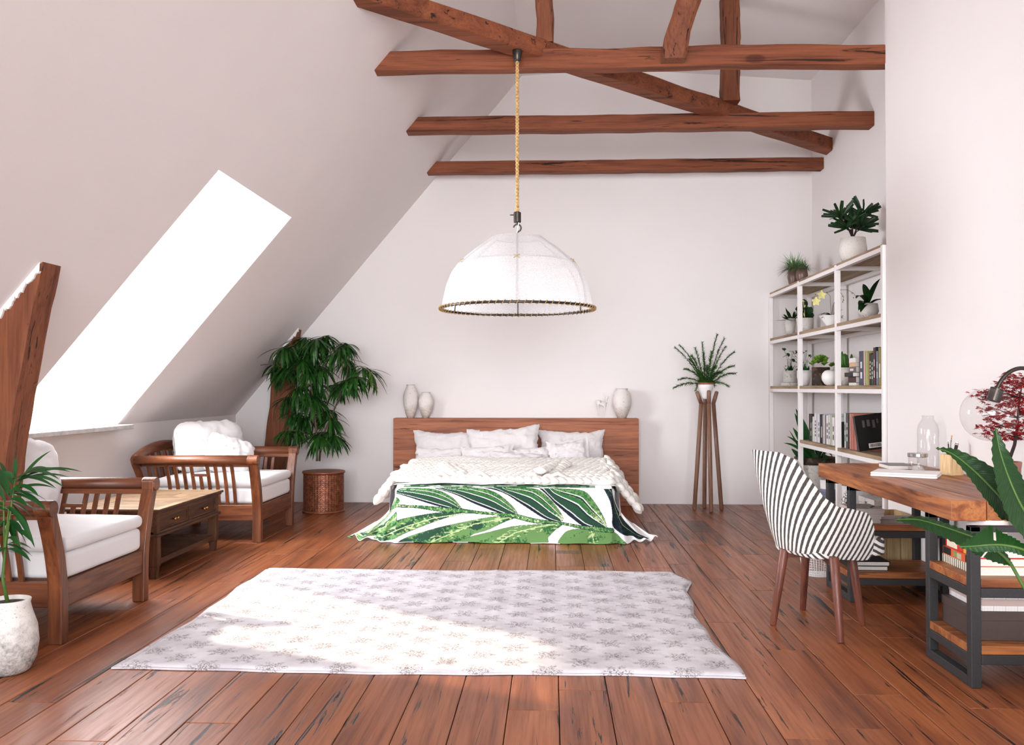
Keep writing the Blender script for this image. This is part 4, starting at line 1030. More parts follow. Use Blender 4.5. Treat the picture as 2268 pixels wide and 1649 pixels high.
# tall ficus in the perforated copper-brown drum
R.seed(21)
fp = at(705, 1138, z=0); FL = Vector((fp.x, fp.y+.21, 0))
ficus = thing('potted_ficus', 'tall drooping long-leaved fig tree behind the far armchair', 'plant', tuple(FL))
drum = thing('drum_planter', 'round copper-brown planter pierced with a star lattice, holding the tall tree', 'planter', tuple(FL))
PR, PH = .2, .41
m = MB(); ncol, nrow = 44, 19
for j in range(nrow+1):      # lattice: crossing diagonal bands with small diamonds left open
    pass
def drumv(a, z, r=PR): return (r*math.cos(a), r*math.sin(a), z)
zs0, zs1 = .022, PH-.026; dz = (zs1-zs0)/nrow; da = 2*PI/ncol
for i in range(ncol):
    for j in range(nrow):
        a0, z0 = i*da, zs0+j*dz; ac, zc = a0+da/2, z0+dz/2; 
        # slit across one diagonal, alternating to form stars
        sg = 1 if (i+j) % 2 == 0 else -1; wv_ = .22; ln = .36
        c4 = [(a0, z0), (a0+da, z0), (a0+da, z0+dz), (a0, z0+dz)]
        ex, ez = da*ln, dz*ln*sg; nx, nz_ = -da*wv_*.5*sg, dz*wv_*.5
        in4 = [(ac-ex, zc-ez), (ac+abs(nx), zc-nz_*sg*1) if sg > 0 else (ac-abs(nx), zc-nz_), (ac+ex, zc+ez), (ac-abs(nx), zc+nz_*sg) if sg > 0 else (ac+abs(nx), zc+nz_)]
        if sg > 0: order = [in4[0], in4[1], in4[2], in4[3]]
        else: order = [in4[1], in4[2], in4[3], in4[0]]
        vs = [drumv(*p) for p in c4]+[drumv(p[0], p[1], PR-.001) for p in order]
        m.add(vs, [(k, (k+1) % 4, 4+(k+1) % 4, 4+k) for k in range(4)])
lat = m.build('lattice', plain('drum_copper', (142, 84, 58), .38, .45, vary=.3, vs=24), drum, solid=.006)
MB().lathe([(PR-.012, .012), (PR-.012, PH-.03)], (0,0,0), 44).build('inner_pot', plain('drum_inner', (22, 14, 12), .9), drum)
for z, h in ((0, .018), (PH-.022, .022)):
    MB().lathe([(PR-.02, z), (PR+.012, z), (PR+.016, z+h/2), (PR+.012, z+h), (PR-.02, z+h)], (0,0,0), 48).build('rim', plain('drum_rim', (140, 84, 56), .4, .3, vary=.15), drum, smooth=True)
m = MB(); m.lathe([(0, 0), (PR-.03, 0), (PR-.03, .012), (0, .014)], (0, 0, PH-.05), 24); m.build('soil', M['soil'], drum)
m = MB()
for k in range(60):
    a, q = R.uniform(0, 2*PI), R.uniform(0, .15); m.lathe([(0, -.008), (.014, -.004), (.012, .005), (0, .01)], (q*math.cos(a), q*math.sin(a), PH-.03+R.uniform(0, .01)), 5)
m.build('bark_chip', M['soil'], drum)['kind'] = 'stuff'
hubs = [(455,165,1),(420,190,1),(560,175,2),(640,150,2),(210,385,1),(245,260,0),(350,240,0),(770,225,3),(690,300,3),(500,300,1),(600,420,2),(800,350,3),(990,450,4),(880,480,4),(380,585,5),(290,650,5),(250,440,0),(440,810,6),(300,905,6),(350,760,5),(610,930,7),(690,950,7),(560,560,2),(720,560,4),(800,520,4),(620,740,8),(480,440,1),(400,340,0),(540,680,8),(660,830,8),(560,960,7),(480,620,5)]
def fpx(x, y, dy=0): return at(550+x/3.586, 700+y/3.586, Y=FL.y+dy)-FL
base = Vector((0, 0, PH-.03)); stems = {}
jn = [(545,1150),(545,1000),(535,860),(520,700),(500,560),(480,420),(465,280)]
j2 = [(565,1150),(580,980),(640,840),(700,700),(760,560),(790,420),(775,280)]
m = MB(); 
m.tube([fpx(*p, dy=-.01) for p in jn], [.012, .011, .010, .009, .007, .006, .004], 7); m.tube([fpx(*p, dy=.03) for p in j2], [.011, .010, .009, .008, .006, .005, .004], 7)
lf = [leaf_mesh('ficus_leaf_%d' % i, M['leaf_ficus'], 'lance', .125, d, .3, 7) for i, d in enumerate((.25, .5, .85))]+[leaf_mesh('ficus_leaf_y', M['leaf_yellow'], 'lance', .12, .6, .3)]
foli = MB(); cnt = 0
alltr = [fpx(*p) for p in jn+j2]
for hx, hy, b in hubs:
    dy = R.uniform(-.24, .24); h = fpx(hx, hy, dy)
    tr = min(alltr, key=lambda q: (q-h).length+max(0, q.z-h.z)*1.5); mid = tr.lerp(h, .5)+Vector((0, 0, .05))
    m.tube([tr, mid, h], [.005, .004, .0025], 5)
    out = (h-tr); out.z = 0; out = out.normalized() if out.length > .01 else rnd_dir(0, 0)
    for k in range(15):
        t = k/14; p = mid.lerp(h, .15+.85*t)+Vector((R.uniform(-.01,.01), R.uniform(-.01,.01), 0))
        a = R.uniform(-1.9, 1.9); d = Vector((out.x*math.cos(a)-out.y*math.sin(a), out.x*math.sin(a)+out.y*math.cos(a), R.uniform(-1.3, .15)))
        L = R.uniform(.2, .3)
        if cnt < 290: put_leaf(R.choice(lf[:3]*6+[lf[3]]), ficus, p, d, L, R.uniform(.8, 1.15)); cnt += 1
        else: foli.blade(p, d, (0,0,1), L, L*.125, R.uniform(.3, .8), .3, 6, PRF['lance'])
    for k in range(20):
        p = mid.lerp(h, R.uniform(-.3, 1)); foli.blade(p, rnd_dir(-.8, .2), (0,0,1), R.uniform(.18, .28), .028, R.uniform(.3, .9), .3, 6, PRF['lance'])
m.build('stem', M['bark'], ficus, smooth=True)
foli.build('foliage', M['leaf_ficus'], ficus, smooth=True)['kind'] = 'stuff'

# near palm at the left edge in its tall rough pot
np_ = at(-8, 1500, z=0); NPL = Vector((np_.x, np_.y+.08, 0))
npot = thing('floor_pot', 'tall rough white pot with a dark foot at the left picture edge', 'pot', tuple(NPL))
MB().lathe([(.075, 0), (.09, .01), (.115, .06), (.125, .13), (.118, .2), (.098, .26), (.088, .30), (.092, .318), (.085, .32), (.08, .30), (.0, .295)], (0,0,0), 40).build('vessel', M['pot_big'], npot, smooth=True)
MB().lathe([(0, 0), (.079, 0), (.076, .006), (0, .012)], (0, 0, .296), 20).build('soil', M['soil'], npot)
palm = thing('potted_palm', 'young palm with long arching fronds in the left foreground', 'plant', (NPL.x, NPL.y, .3))
def ppx(x, y, dy=0): return at(x, y, Y=NPL.y+dy)-Vector((NPL.x, NPL.y, .3))
R.seed(5)
m = MB(); crown = ppx(16, 1160); m.tube([Vector((0,0,-.01)), ppx(6, 1280), crown], [.009, .007, .005], 8)
for c in ((34, 1060), (8, 1090), (20, 1120)): m.tube([ppx(10, 1230), ppx(*c)], [.005, .003], 6)
m.build('stem', M['stem_green'], palm, smooth=True)
tips = [((28,1070),(32,978),.018),((20,1085),(3,1010),.016),((30,1075),(98,1009),.02),((30,1070),(168,1012),.02),((34,1068),(150,1035),.018),((36,1064),(138,1048),.018),((32,1085),(116,1064),.02),((30,1090),(108,1098),.024),((28,1092),(104,1118),.02),((20,1110),(74,1140),.022),
        ((18,1120),(80,1196),.02),((30,1168),(78,1196),.018),((18,1190),(44,1196),.02),((10,1205),(74,1222),.02),((16,1215),(68,1228),.02),((12,1120),(-60,1100),.024),((8,1140),(-80,1160),.024),((18,1098),(-20,1020),.02),((25,1140),(60,1150),.03),((20,1150),(52,1180),.024),((14,1160),(-30,1200),.024),((12,1180),(-50,1230),.024),((30,1060),(12,1040),.02),((20,1105),(60,1108),.024),((16,1150),(-20,1175),.02),((5,1210),(-40,1260),.02),((22,1085),(45,1080),.03)]
tips += [((a[0]+R.uniform(-10, 10), a[1]+R.uniform(-14, 14)), (b[0]*.86+R.uniform(-14, 14), b[1]+R.uniform(-22, 26)), w_) for a, b, w_ in tips]
for i, (a, b, wd) in enumerate(tips):
    p, q = ppx(*a), ppx(*b, dy=R.uniform(-.12, .12)); L = (q-p).length*1.06; up = .28
    d = (q-p).normalized()+Vector((0, 0, up)); 
    mm = MB(); mm.blade((0,0,0), d, (0, -.5, .85), L, wd*1.15, .55, .25, 10, PRF['lance']); mm.v = [tuple(Vector(v)) for v in mm.v]
    o = mm.build('leaflet', M['leaf_palm'], palm, smooth=True); o.location = p

# ---- plant stand with fern
st = at(1567, 1131, z=0)
SL = Vector((st.x, 9.30, 0))
stand = thing('plant_stand', 'tall plant stand of four bundled brown wooden poles near the back wall', 'plant stand', tuple(SL))
def spx(x, y, Y): return at(x, y, Y=Y)-SL
for (fx, fy), tx, wy in (((1538, 1129), (1553, 893, 1543, 866), -.02), ((1560, 1125), (1562, 893, 1562, 885), .12), ((1575, 1134), (1570, 893, 1570, 864), -.12), ((1598, 1129), (1580, 893, 1588, 866), .0)):
    foot = at(fx, fy, z=0)-SL; a = spx(tx[0], tx[1], SL.y+wy*.45); b = spx(tx[2], tx[3], SL.y+wy*.7)
    if wy == .12: b = a+Vector((0, .06, .12))
    MB().tube([foot+Vector((0,0,.002)), foot+Vector((0,0,.012)), foot.lerp(a, .5), a], [.017, .021, .022, .021], 16).build('leg', M['lampwood'], stand, smooth=True)
    MB().tube([a-(b-a)*.05, a.lerp(b, .5), b-(b-a)*.06, b], [.021, .021, .019, .012], 16).build('prong', M['lampwood'], stand, smooth=True)
FP = Vector((SL.x-.008, SL.y, 1.135))
fpot = thing('cone_pot', 'small white tapered pot held in the prongs of the plant stand', 'pot', tuple(FP))
MB().lathe([(.03, 0), (.045, .02), (.075, .12), (.082, .15), (.078, .15), (.07, .12), (0, .11)], (0,0,0), 32).build('vessel', M['pot_white'], fpot, smooth=True)
MB().lathe([(.074, 0), (.083, 0), (.083, .018), (.074, .018)], (0, 0, .151), 32).build('copper_rim', M['drum'] if 'drum' in M else plain('rim_copper', (150, 92, 62), .4, .3), fpot, smooth=True)
fern = thing('fern', 'feathery asparagus fern with bottlebrush fronds on the pole stand', 'plant', (FP.x, FP.y, FP.z+.13))
R.seed(9)
def fpx2(x, y, dy=0): return at(1480+x/3.8333, 720+y/3.8333, Y=FP.y+dy)-Vector(fern.location)
fr = [(60,190),(100,170),(230,195),(290,150),(415,80),(475,115),(485,185),(560,225),(555,345),(570,410),(510,515),(395,510),(235,545),(50,530),(90,460),(140,370),(200,260),(370,230),(330,350),(180,290),(450,400),(300,240),(400,350),(260,400)]
for i, (x, y) in enumerate(fr):
    tip = fpx2(x, y, R.uniform(-.22, .22)); b0 = Vector((R.uniform(-.03,.03), R.uniform(-.03,.03), -.005)); mid = b0.lerp(tip, .5)+Vector((0, 0, .085 if tip.z > -.02 else .17))
    mm = MB(); pts = []
    for k in range(15):
        t = k/14; pts.append(b0*(1-t)**2+mid*2*t*(1-t)+tip*t*t)
    mm.tube(pts, [.003*(1-.6*k/14) for k in range(15)], 4)
    for k in range(2, 15):
        for q in range(12):
            t = (k+q/12-.5)/14; t = min(1, t); p = b0*(1-t)**2+mid*2*t*(1-t)+tip*t*t; ax = (pts[min(14, k)]-pts[k-1]).normalized()
            rd = rnd_dir(-1, 1); rd = (rd-ax*rd.dot(ax)).normalized(); dd_ = rd*.85+ax*.7
            mm.blade(p, dd_, ax, R.uniform(.038, .056)*(1-.4*t), .0085, .1, .1, 2, PRF['needle'])
    mm.build('frond', M['leaf_mid'], fern)

# ---- banana plant, foreground right, pot outside the frame
BL = Vector((1.86, 2.9, 0))
bp = thing('banana_plant', 'banana plant whose broad glossy leaves reach in at the right picture edge', 'plant', tuple(BL))
bpot = thing('banana_pot', 'white pot of the banana plant standing beside the desk end', 'pot', tuple(BL))
MB().lathe([(.13, 0), (.15, .01), (.19, .3), (.2, .33), (.185, .33), (.17, .28), (0, .28)], (0,0,0), 36).build('vessel', M['pot_white'], bpot, smooth=True)
MB().lathe([(0, 0), (.17, 0), (.165, .008), (0, .012)], (0,0,.281), 20).build('soil', M['soil'], bpot)
def bpx(x, y, Y): return at(x, y, Y=Y)-BL
def big_leaf(mid, wid, ny, fold=.22, tears=(), off=(1, 1), stalk=None, seed=0):
    """mid: (px, py, Y) along the midrib; wid: half widths (m) on each side at every point"""
    P = [bpx(*p) for p in mid]; Q = []; W = []
    nseg = 10
    for i in range(len(P)-1):
        p0, p1, p2, p3 = (P[max(0, min(len(P)-1, i+k))] for k in (-1, 0, 1, 2))
        for j in range(nseg):
            t = j/nseg; Q.append(.5*((2*p1)+(p2-p0)*t+(2*p0-5*p1+4*p2-p3)*t*t+(3*p1-p0-3*p2+p3)*t**3)); W.append([wid[i][k]*(1-t)+wid[i+1][k]*t for k in (0, 1)])
    Q.append(P[-1]); W.append(list(wid[-1])); n = len(Q); m = MB(); uvs = []; nrm = Vector(ny).normalized()
    for i, p in enumerate(Q):
        d = (Q[min(n-1, i+1)]-Q[max(0, i-1)]).normalized(); sd_ = d.cross(nrm).normalized(); up = sd_.cross(d)
        for k in range(-4, 5):
            wv = W[i][0 if k < 0 else 1]*abs(k)/4; bend = fold*wv*(1-.35*abs(k)/4); rip = .0035*math.sin(i*2.1+seed)*abs(k)/4
            m.v.append(tuple(p+sd_*(wv*(1 if k > 0 else -1))+up*(bend+rip)+d*wv*.25)); uvs.append((.5+k/8, i/n*1.0))
    for i in range(n-1):
        for k in range(8):
            if (i, 0) in tears and k < 3: continue
            if (i, 1) in tears and k > 4: continue
            m.f.append((i*9+k, i*9+k+1, (i+1)*9+k+1, (i+1)*9+k))
    m.uv = uvs; o = m.build('leaf', M['leaf_banana'], bp, smooth=True)
    r = MB(); pts = Q+([bpx(*s_) for s_ in stalk] if stalk else []); rr = [.0015+.004*i/len(pts) for i in range(len(pts))]; r.tube(pts, rr, 6); r.build('leaf_rib', M['stem_green'], o, smooth=True); return o
big_leaf([(2073,992,2.95),(2110,1005,2.9),(2155,1040,2.85),(2200,1085,2.8),(2235,1125,2.78),(2258,1150,2.76)], [(.002,.002),(.022,.012),(.045,.030),(.062,.045),(.05,.05),(.01,.01)], (-.15,-.75,.6), .25, stalk=[(2290,1200,2.8),(2330,1300,2.9)])
big_leaf([(2205,948,2.75),(2215,1000,2.73),(2235,1060,2.72),(2262,1120,2.71),(2300,1180,2.72),(2330,1230,2.75)], [(.002,.002),(.026,.036),(.042,.062),(.048,.075),(.045,.06),(.01,.01)], (.2,-.85,.4), .25, stalk=[(2350,1300,2.85)])
big_leaf([(1981,1150,3.25),(2030,1150,3.2),(2080,1163,3.15),(2130,1180,3.1),(2175,1197,3.05),(2215,1225,3.0),(2240,1250,2.97)], [(.002,.002),(.02,.03),(.024,.04),(.024,.05),(.022,.062),(.02,.04),(.004,.004)], (-.1,-.62,.75), -.2, tears={(33,1),(34,1),(44,1)}, stalk=[(2268,1300,2.95),(2330,1400,2.92)])
big_leaf([(2124,1210,2.7),(2155,1209,2.69),(2195,1206,2.68),(2225,1207,2.68),(2258,1214,2.68),(2300,1230,2.7)], [(.002,.002),(.032,.018),(.066,.022),(.04,.018),(.026,.02),(.01,.01)], (0,-.8,.55), -.15, tears={(22,0),(23,0)}, stalk=[(2340,1290,2.8)])
MB().tube([bpx(2330,1300,2.9), bpx(2330,1400,2.92), Vector((0,0,.29))], [.016,.02,.026], 10).build('trunk', M['stem_green'], bp, smooth=True)

# ================================================================ vases and the deer on the headboard
def lathe_thing(name, label, cat, loc, prof, mat, part='vessel', seg=36, group=None, smooth=True, bevel=0):
    t = thing(name, label, cat, tuple(loc), 0, group); MB().lathe(prof, (0,0,0), seg).build(part, M[mat] if isinstance(mat, str) else mat, t, smooth=smooth, bevel=bevel); return t
def crim(t, r, z, mat, w_=.004): MB().lathe([(r-w_, z-w_*.4), (r+w_*.6, z-w_*.3), (r+w_*.6, z+w_), (r-w_, z+w_)], (0,0,0), 36).build('lip', M[mat], t, smooth=True)
HT = .925
for nm, lab, px, prof in (('urn', 'tallest slim whitewashed urn, leftmost on the headboard', 909.5, [(.036,0),(.055,.055),(.07,.115),(.078,.165),(.081,.205),(.078,.25),(.066,.29),(.05,.322),(.042,.342),(.043,.356),(.036,.358),(.034,.33),(0,.32)]),
        ('urn', 'smaller egg-shaped whitewashed urn beside the slim one on the headboard', 943.5, [(.03,0),(.052,.05),(.07,.105),(.079,.155),(.08,.185),(.07,.225),(.052,.256),(.045,.268),(.046,.276),(.038,.277),(.036,.25),(0,.24)]),
        ('urn', 'wide-bellied whitewashed urn at the right end of the headboard, beside the deer', 1377.5, [(.044,0),(.065,.05),(.09,.115),(.099,.165),(.1,.2),(.09,.25),(.074,.285),(.062,.3),(.063,.314),(.053,.315),(.05,.29),(0,.28)])):
    p = at(px, 880, Y=9.66); t = lathe_thing(nm, lab, 'vase', (p.x, 9.66, HT), prof, 'urn', group='urns on the headboard'); crim(t, prof[-4][0], prof[-4][1], 'stone', .004)
dp = at(1337, 900, Y=9.66)
deer = thing('deer_figurine', 'small white porcelain deer with antlers standing on the headboard', 'figurine', (dp.x, 9.66, HT))
def dpt(x, y, dy=0): q = at(1310+x/18.32, 840+y/18.32, Y=9.66); return (q.x-dp.x, dy, q.z-HT)
V = [((430,960,0),.022),((280,900,0),.023),((232,870,0),.012),((205,815,0),.003),((540,1020,0),.022),((600,930,0),.010),((608,830,0),.0085),((625,745,0),.011),((680,715,0),.007),((722,690,0),.004),
     ((245,1010,.012),.011),((255,1130,.014),.0055),((285,1300,.014),.0045),((298,1490,.014),.005),((265,1010,-.012),.011),((275,1130,-.014),.0055),((300,1300,-.014),.0045),((312,1490,-.014),.005),
     ((560,1110,.012),.009),((515,1230,.013),.005),((505,1360,.013),.0045),((495,1490,.013),.005),((550,1110,-.012),.009),((530,1230,-.013),.005),((520,1360,-.013),.0045),((508,1490,-.013),.005),
     ((600,705,.008),.003),((520,660,.014),.0028),((498,590,.016),.0022),((518,535,.016),.0018),((610,700,-.008),.003),((578,640,-.014),.0028),((575,590,-.016),.0022),((612,540,-.016),.0018),((625,720,.016),.004)]
E_ = [(0,1),(1,2),(2,3),(0,4),(4,5),(5,6),(6,7),(7,8),(8,9),(1,10),(10,11),(11,12),(12,13),(1,14),(14,15),(15,16),(16,17),(4,18),(18,19),(19,20),(20,21),(4,22),(22,23),(23,24),(24,25),(7,26),(26,27),(27,28),(28,29),(7,30),(30,31),(31,32),(32,33),(7,34)]
me = bpy.data.meshes.new('body'); me.from_pydata([dpt(*a) for a, r in V], E_, []); me.materials.append(M['porcelain']); do = bpy.data.objects.new('body', me); C.objects.link(do); do.parent = deer
sk = do.modifiers.new('skin', 'SKIN'); sk.use_smooth_shade = True
for i, (a, r) in enumerate(V): me.skin_vertices[0].data[i].radius = (r, r)
me.skin_vertices[0].data[0].use_root = True
do.modifiers.new('sub', 'SUBSURF').render_levels = 1

# ================================================================ books
def bcol(name, col, rough=.5): 
    k = 'bk_'+name
    if k not in M: M[k] = plain(k, col, rough, vary=.06, vs=30)
    return M[k]
def book(label, loc, L, W, T, col, group, rz=0, ry=0, rx=0, standing=False, marks=0, mcol=(220, 216, 208), pages=True, cname=None, name='book', cat='book'):
    """lying book: spine along local x at y=0, pages towards +y; standing: spine along z at y=0"""
    t = thing(name, label, cat, loc, 0, group); t.rotation_euler = (rx, ry, rz)
    cm = bcol(cname or '%d_%d_%d' % tuple(col), col); m = MB(); c = .0022
    if not standing:
        m.box(0, L, 0, W, 0, c); m.box(0, L, 0, W, T-c, T); m.box(0, L, 0, c, c, T-c); m.build('cover', cm, t, bevel=.0008)
        MB().box(.003, L-.003, c, W-.004, c, T-c).build('pages', M['paper'], t)
        mk = [(L*(.15+.7*k/max(1, marks)), L*(.15+.7*k/max(1, marks))+L*.7/max(1, marks)*.7) for k in range(marks)]
        if marks:
            q = MB()
            for a, b in mk: q.box(a, b, -.0006, .0004, T*.3, T*.7)
            q.build('spine_print', bcol('m%d_%d_%d' % tuple(mcol), mcol), t)
    else:
        m.box(0, T, 0, c, 0, L); m.box(0, c, 0, W, 0, L); m.box(T-c, T, 0, W, 0, L); m.build('cover', cm, t, bevel=.0006)
        MB().box(c, T-c, c, W-.004, .003, L-.003).build('pages', M['paper'], t)
        if marks:
            q = MB()
            for k in range(marks):
                a = L*(.2+.6*k/marks); q.box(T*.32, T*.68, -.0006, .0004, a, a+L*.6/marks*.62)
            q.build('spine_print', bcol('m%d_%d_%d' % tuple(mcol), mcol), t)
    return t
# standing books seen from the room: spines face -X, thickness runs along Y
def shelf_book(x0, x1, top, z, label, col, group, depth=.17, xf=2.36, marks=3, mcol=(220, 216, 208)):
    ya, yb = at(x1, 858, X=xf).y, at(x0, 858, X=xf).y; h = at((x0+x1)/2, top, X=xf).z-z
    # local: thickness x -> room -Y ; depth y -> room +X
    book(label, (xf, yb-.0006, z), h, depth, max(.006, yb-ya-.0012), col, group, rz=-PI/2, standing=True, marks=marks, mcol=mcol)
g3 = 'upright books on the third shelf'
for a in [(1903,1912.6,777,'navy upright book, leftmost of the standing row on the third shelf',(62,66,84),2),(1913,1916.6,776.5,'thin blush pink upright book beside the navy one on the third shelf',(216,178,164),0),(1917,1922.6,777,'sage green upright book on the third shelf',(158,166,104),0),
          (1923,1925.6,780,'thin tan upright book between sage green and black on the third shelf',(172,146,86),0),(1926,1929.8,782,'black upright book with white spine lettering on the third shelf',(24,22,22),5),(1930,1934,784,'dark green upright book with pale spine lettering on the third shelf',(42,62,38),4),
          (1934.4,1938.6,769,'maroon upright book on the third shelf',(84,36,42),2),(1939,1941,768,'thin near-black upright book behind the grey-blue one on the third shelf',(28,28,40),0),(1941.2,1944.6,777,'slim grey-blue upright book on the third shelf',(124,124,146),2),(1945.6,1951.6,769,'olive upright book near the right end of the third shelf',(132,124,64),1),
          (1952,1957,789,'low black mottled book near the right end of the third shelf',(44,28,28),2),(1957.6,1963,773,'cream and red mottled book at the right end of the third shelf',(196,160,140),3)]:
    shelf_book(a[0], a[1], a[2], SH[2], a[3], a[4], g3, marks=a[5])
g4 = 'upright books on the fourth shelf'
for a in [(1791,1794,916,'black upright book at the left end of the fourth shelf',(28,22,22),0),(1794.2,1797,918,'dark brown upright book second from left on the fourth shelf',(62,42,40),2),(1797.2,1799,934,'short olive green booklet on the fourth shelf',(110,128,66),0),(1799.2,1801.4,922,'thin pure white book near the left end of the fourth shelf',(236,236,234),0),
          (1803,1808,915,'white book with dark spots on its spine on the fourth shelf',(222,216,214),5),(1808.4,1811.2,916,'lilac white book on the fourth shelf',(206,204,222),0),(1811.4,1815,917,'white book with three dark marks on the fourth shelf',(230,226,226),3),(1815.4,1817,917,'thin black book between white ones on the fourth shelf',(24,22,24),0),
          (1817.2,1821,917,'black book with a pale strip on the fourth shelf',(34,32,34),1),(1821.4,1824,918,'light grey book on the fourth shelf',(196,188,184),0),(1824.3,1827,917,'off-white book with a dark edge on the fourth shelf',(214,208,204),0),(1827.4,1829,918,'thin dark grey book on the fourth shelf',(86,82,82),0),
          (1829.2,1834,919,'white magazine volume left of the sage one on the fourth shelf',(226,218,218),3),(1834.3,1838,918,'second white magazine volume before the sage one on the fourth shelf',(220,212,214),4),(1838.3,1842,919,'pale sage volume on the fourth shelf',(186,194,168),0),(1842.3,1848,924,'lower white volume just left of the middle upright on the fourth shelf',(228,222,222),2),
          (1869.5,1872.6,915,'light grey book right of the middle upright on the fourth shelf',(200,204,202),2),(1873,1877.8,914,'charcoal grey book on the fourth shelf',(72,66,66),3),(1878,1880.6,914,'thin black book left of the rose volumes on the fourth shelf',(20,20,22),0),(1881,1883.6,915,'narrow light rose volume on the fourth shelf',(212,150,134),0),
          (1884,1890.5,916,'first wide rose pink volume on the fourth shelf',(176,106,92),0),(1891,1897,920,'second wide rose pink volume on the fourth shelf',(182,112,98),0)]:
    shelf_book(a[0], a[1], a[2], SH[3], a[3], a[4], g4, depth=.24, xf=2.38, marks=a[5], mcol=(60, 54, 54) if sum(a[4]) > 500 else (210, 206, 198))
# big dark volumes with their covers towards the camera
y5 = at(1856, 858, X=2.38).y
t = book('dark spotted book leaning with a white and grey band at its top, fourth shelf', (2.385, y5-.02, SH[3]), .205, .24, .045, (24, 22, 22), g4, rz=-PI/2, standing=True, marks=0); t.rotation_euler = (.07, 0, -PI/2)
yb_ = at(1900, 858, X=2.35).y
bb = thing('picture_book', 'large black picture book with a barcode on its back, leaning on the rose volumes', 'book', (2.345, yb_-.05, SH[3]), 0, g4)
MB().box(0, .41, 0, .004, .004, .275).add([], []).build('cover', bcol('inkblack', (14, 13, 14), .25), bb, bevel=.001)
m = MB(); m.box(0, .41, .036, .04, .004, .275); m.box(-.002, .006, 0, .04, .004, .275); m.build('back_board', bcol('inkblack', (14, 13, 14), .25), bb, bevel=.001)
MB().box(.006, .405, .004, .036, .007, .27).build('pages', M['paper'], bb)
m = MB(); m.box(.075, .175, -.001, .0002, .02, .055); m.build('barcode_label', bcol('lab', (224, 214, 206)), bb)
m = MB(); R.seed(3); x = .082
while x < .168: w_ = R.choice([.0016, .003, .0045]); m.box(x, x+w_, -.0016, -.0008, .026, .051); x += w_+R.choice([.002, .0035])
m.build('barcode', bcol('ink', (40, 26, 24)), bb)
m = MB()
for x0, w_, z0, h in ((.05,.018,.18,.055),(.085,.022,.185,.05),(.125,.02,.17,.06),(.16,.012,.2,.035)): m.box(x0, x0+w_, -.0009, .0002, z0, z0+h)
m.build('cover_picture', bcol('ghost', (66, 56, 54)), bb); bb.rotation_euler = (-.05, -.13, 0)
# lying stack on the third shelf
ys = at(1891, 858, X=2.38).y; gs = 'lying stack on the third shelf'; z = SH[2]; xf = 2.37
for lab, T, c, L, dx, mk in (('flat white book at the bottom of the small stack on the third shelf', .022, (226,222,216), .17, 0, 1), ('thick maroon book second from the bottom of the stack, third shelf', .046, (62,24,24), .185, -.004, 0),
        ('black book third from the bottom of the stack, third shelf', .034, (22,20,20), .2, -.03, 0), ('grey book with a white title line on the stack, third shelf', .044, (104,92,92), .165, 0, 1), ('beige and peach book near the top of the stack, third shelf', .034, (216,170,138), .15, .0, 0), ('white book topmost on the stack, third shelf', .036, (226,220,216), .15, .0, 0)):
    t = book(lab, (xf+dx, ys+.085+(L-.17)*.5, z), L, .22, T-.0006, c, gs, rz=-PI/2, marks=mk); z += T
# books on the near trestle
gt = 'picture books under the desk end'; z = .4525
x0, y0 = 1.80, 3.935
def flat_book(lab, x, y, z, Wx, Ly, T, col, group, stripes=None, pages_front=True):
    t = thing('book', lab, 'book', (x, y, z), 0, group); c = .0025; cm = bcol('%d_%d_%d' % tuple(col), col)
    m = MB(); m.box(0, Wx, 0, Ly, 0, c); m.box(0, Wx, 0, Ly, T-c, T); m.box(0, c, 0, Ly, c, T-c); m.build('cover', cm, t, bevel=.001)
    MB().box(c, Wx-.008, .004, Ly-.004, c, T-c).build('pages', M['paper'], t)
    for k, (a, b, z0, z1, cc) in enumerate(stripes or []):
        MB().box(-.0008, .0005, Ly*a, Ly*b, T*z0, T*z1).build('spine_print', bcol('%d_%d_%d' % tuple(cc), cc), t)
    return t
flat_book('bottom book with a cream and black striped spine, on the near under-desk shelf', x0, y0, z, .255, .33, .036, (232, 226, 206), gt, [(i/17+.012, i/17+.026, 0, 1, (24,24,30)) for i in range(17)]); z += .0365
flat_book('middle book with a spotted orange and black spine, on the near under-desk shelf', x0+.002, y0+.003, z, .25, .325, .035, (214, 92, 46), gt, [(.02,.3,.1,.95,(20,18,20)),(.42,.55,.1,.8,(188,182,150)),(.55,.66,.2,.9,(132,148,84)),(.74,.98,.1,.98,(20,18,20))]); z += .0355
t = flat_book('top book with red, yellow and black blocks on its jacket, under the bowl', x0+.012, y0+.006, z, .225, .315, .034, (206, 44, 30), gt, [(.02,.1,0,1,(226,170,40)),(.14,.28,0,1,(24,20,24)),(.34,.42,0,1,(226,170,40)),(.5,.62,0,1,(206,44,30)),(.62,.95,.1,1,(236,222,196))])
m = MB(); m.box(.02, .2, .02, .13, .0336, .0345); m.build('jacket_block', bcol('cream', (232, 214, 174)), t); m = MB(); m.box(.0, .225, .13, .16, .0336, .0345); m.build('jacket_band', bcol('dkred', (40, 26, 30)), t); m = MB(); m.box(.03, .2, .17, .29, .0336, .0345); m.build('jacket_panel', bcol('sand', (214, 150, 84)), t)
z += .034
pb = at(2188, 1234, z=z); bowl = lathe_thing('bowl', 'thin white bowl standing on the picture books under the desk end', 'bowl', (1.925, 4.09, z+.0012), [(.03, 0), (.045, .004), (.07, .03), (.08, .075), (.082, .115), (.079, .115), (.076, .075), (.066, .034), (.04, .012), (0, .01)], 'pot_white')
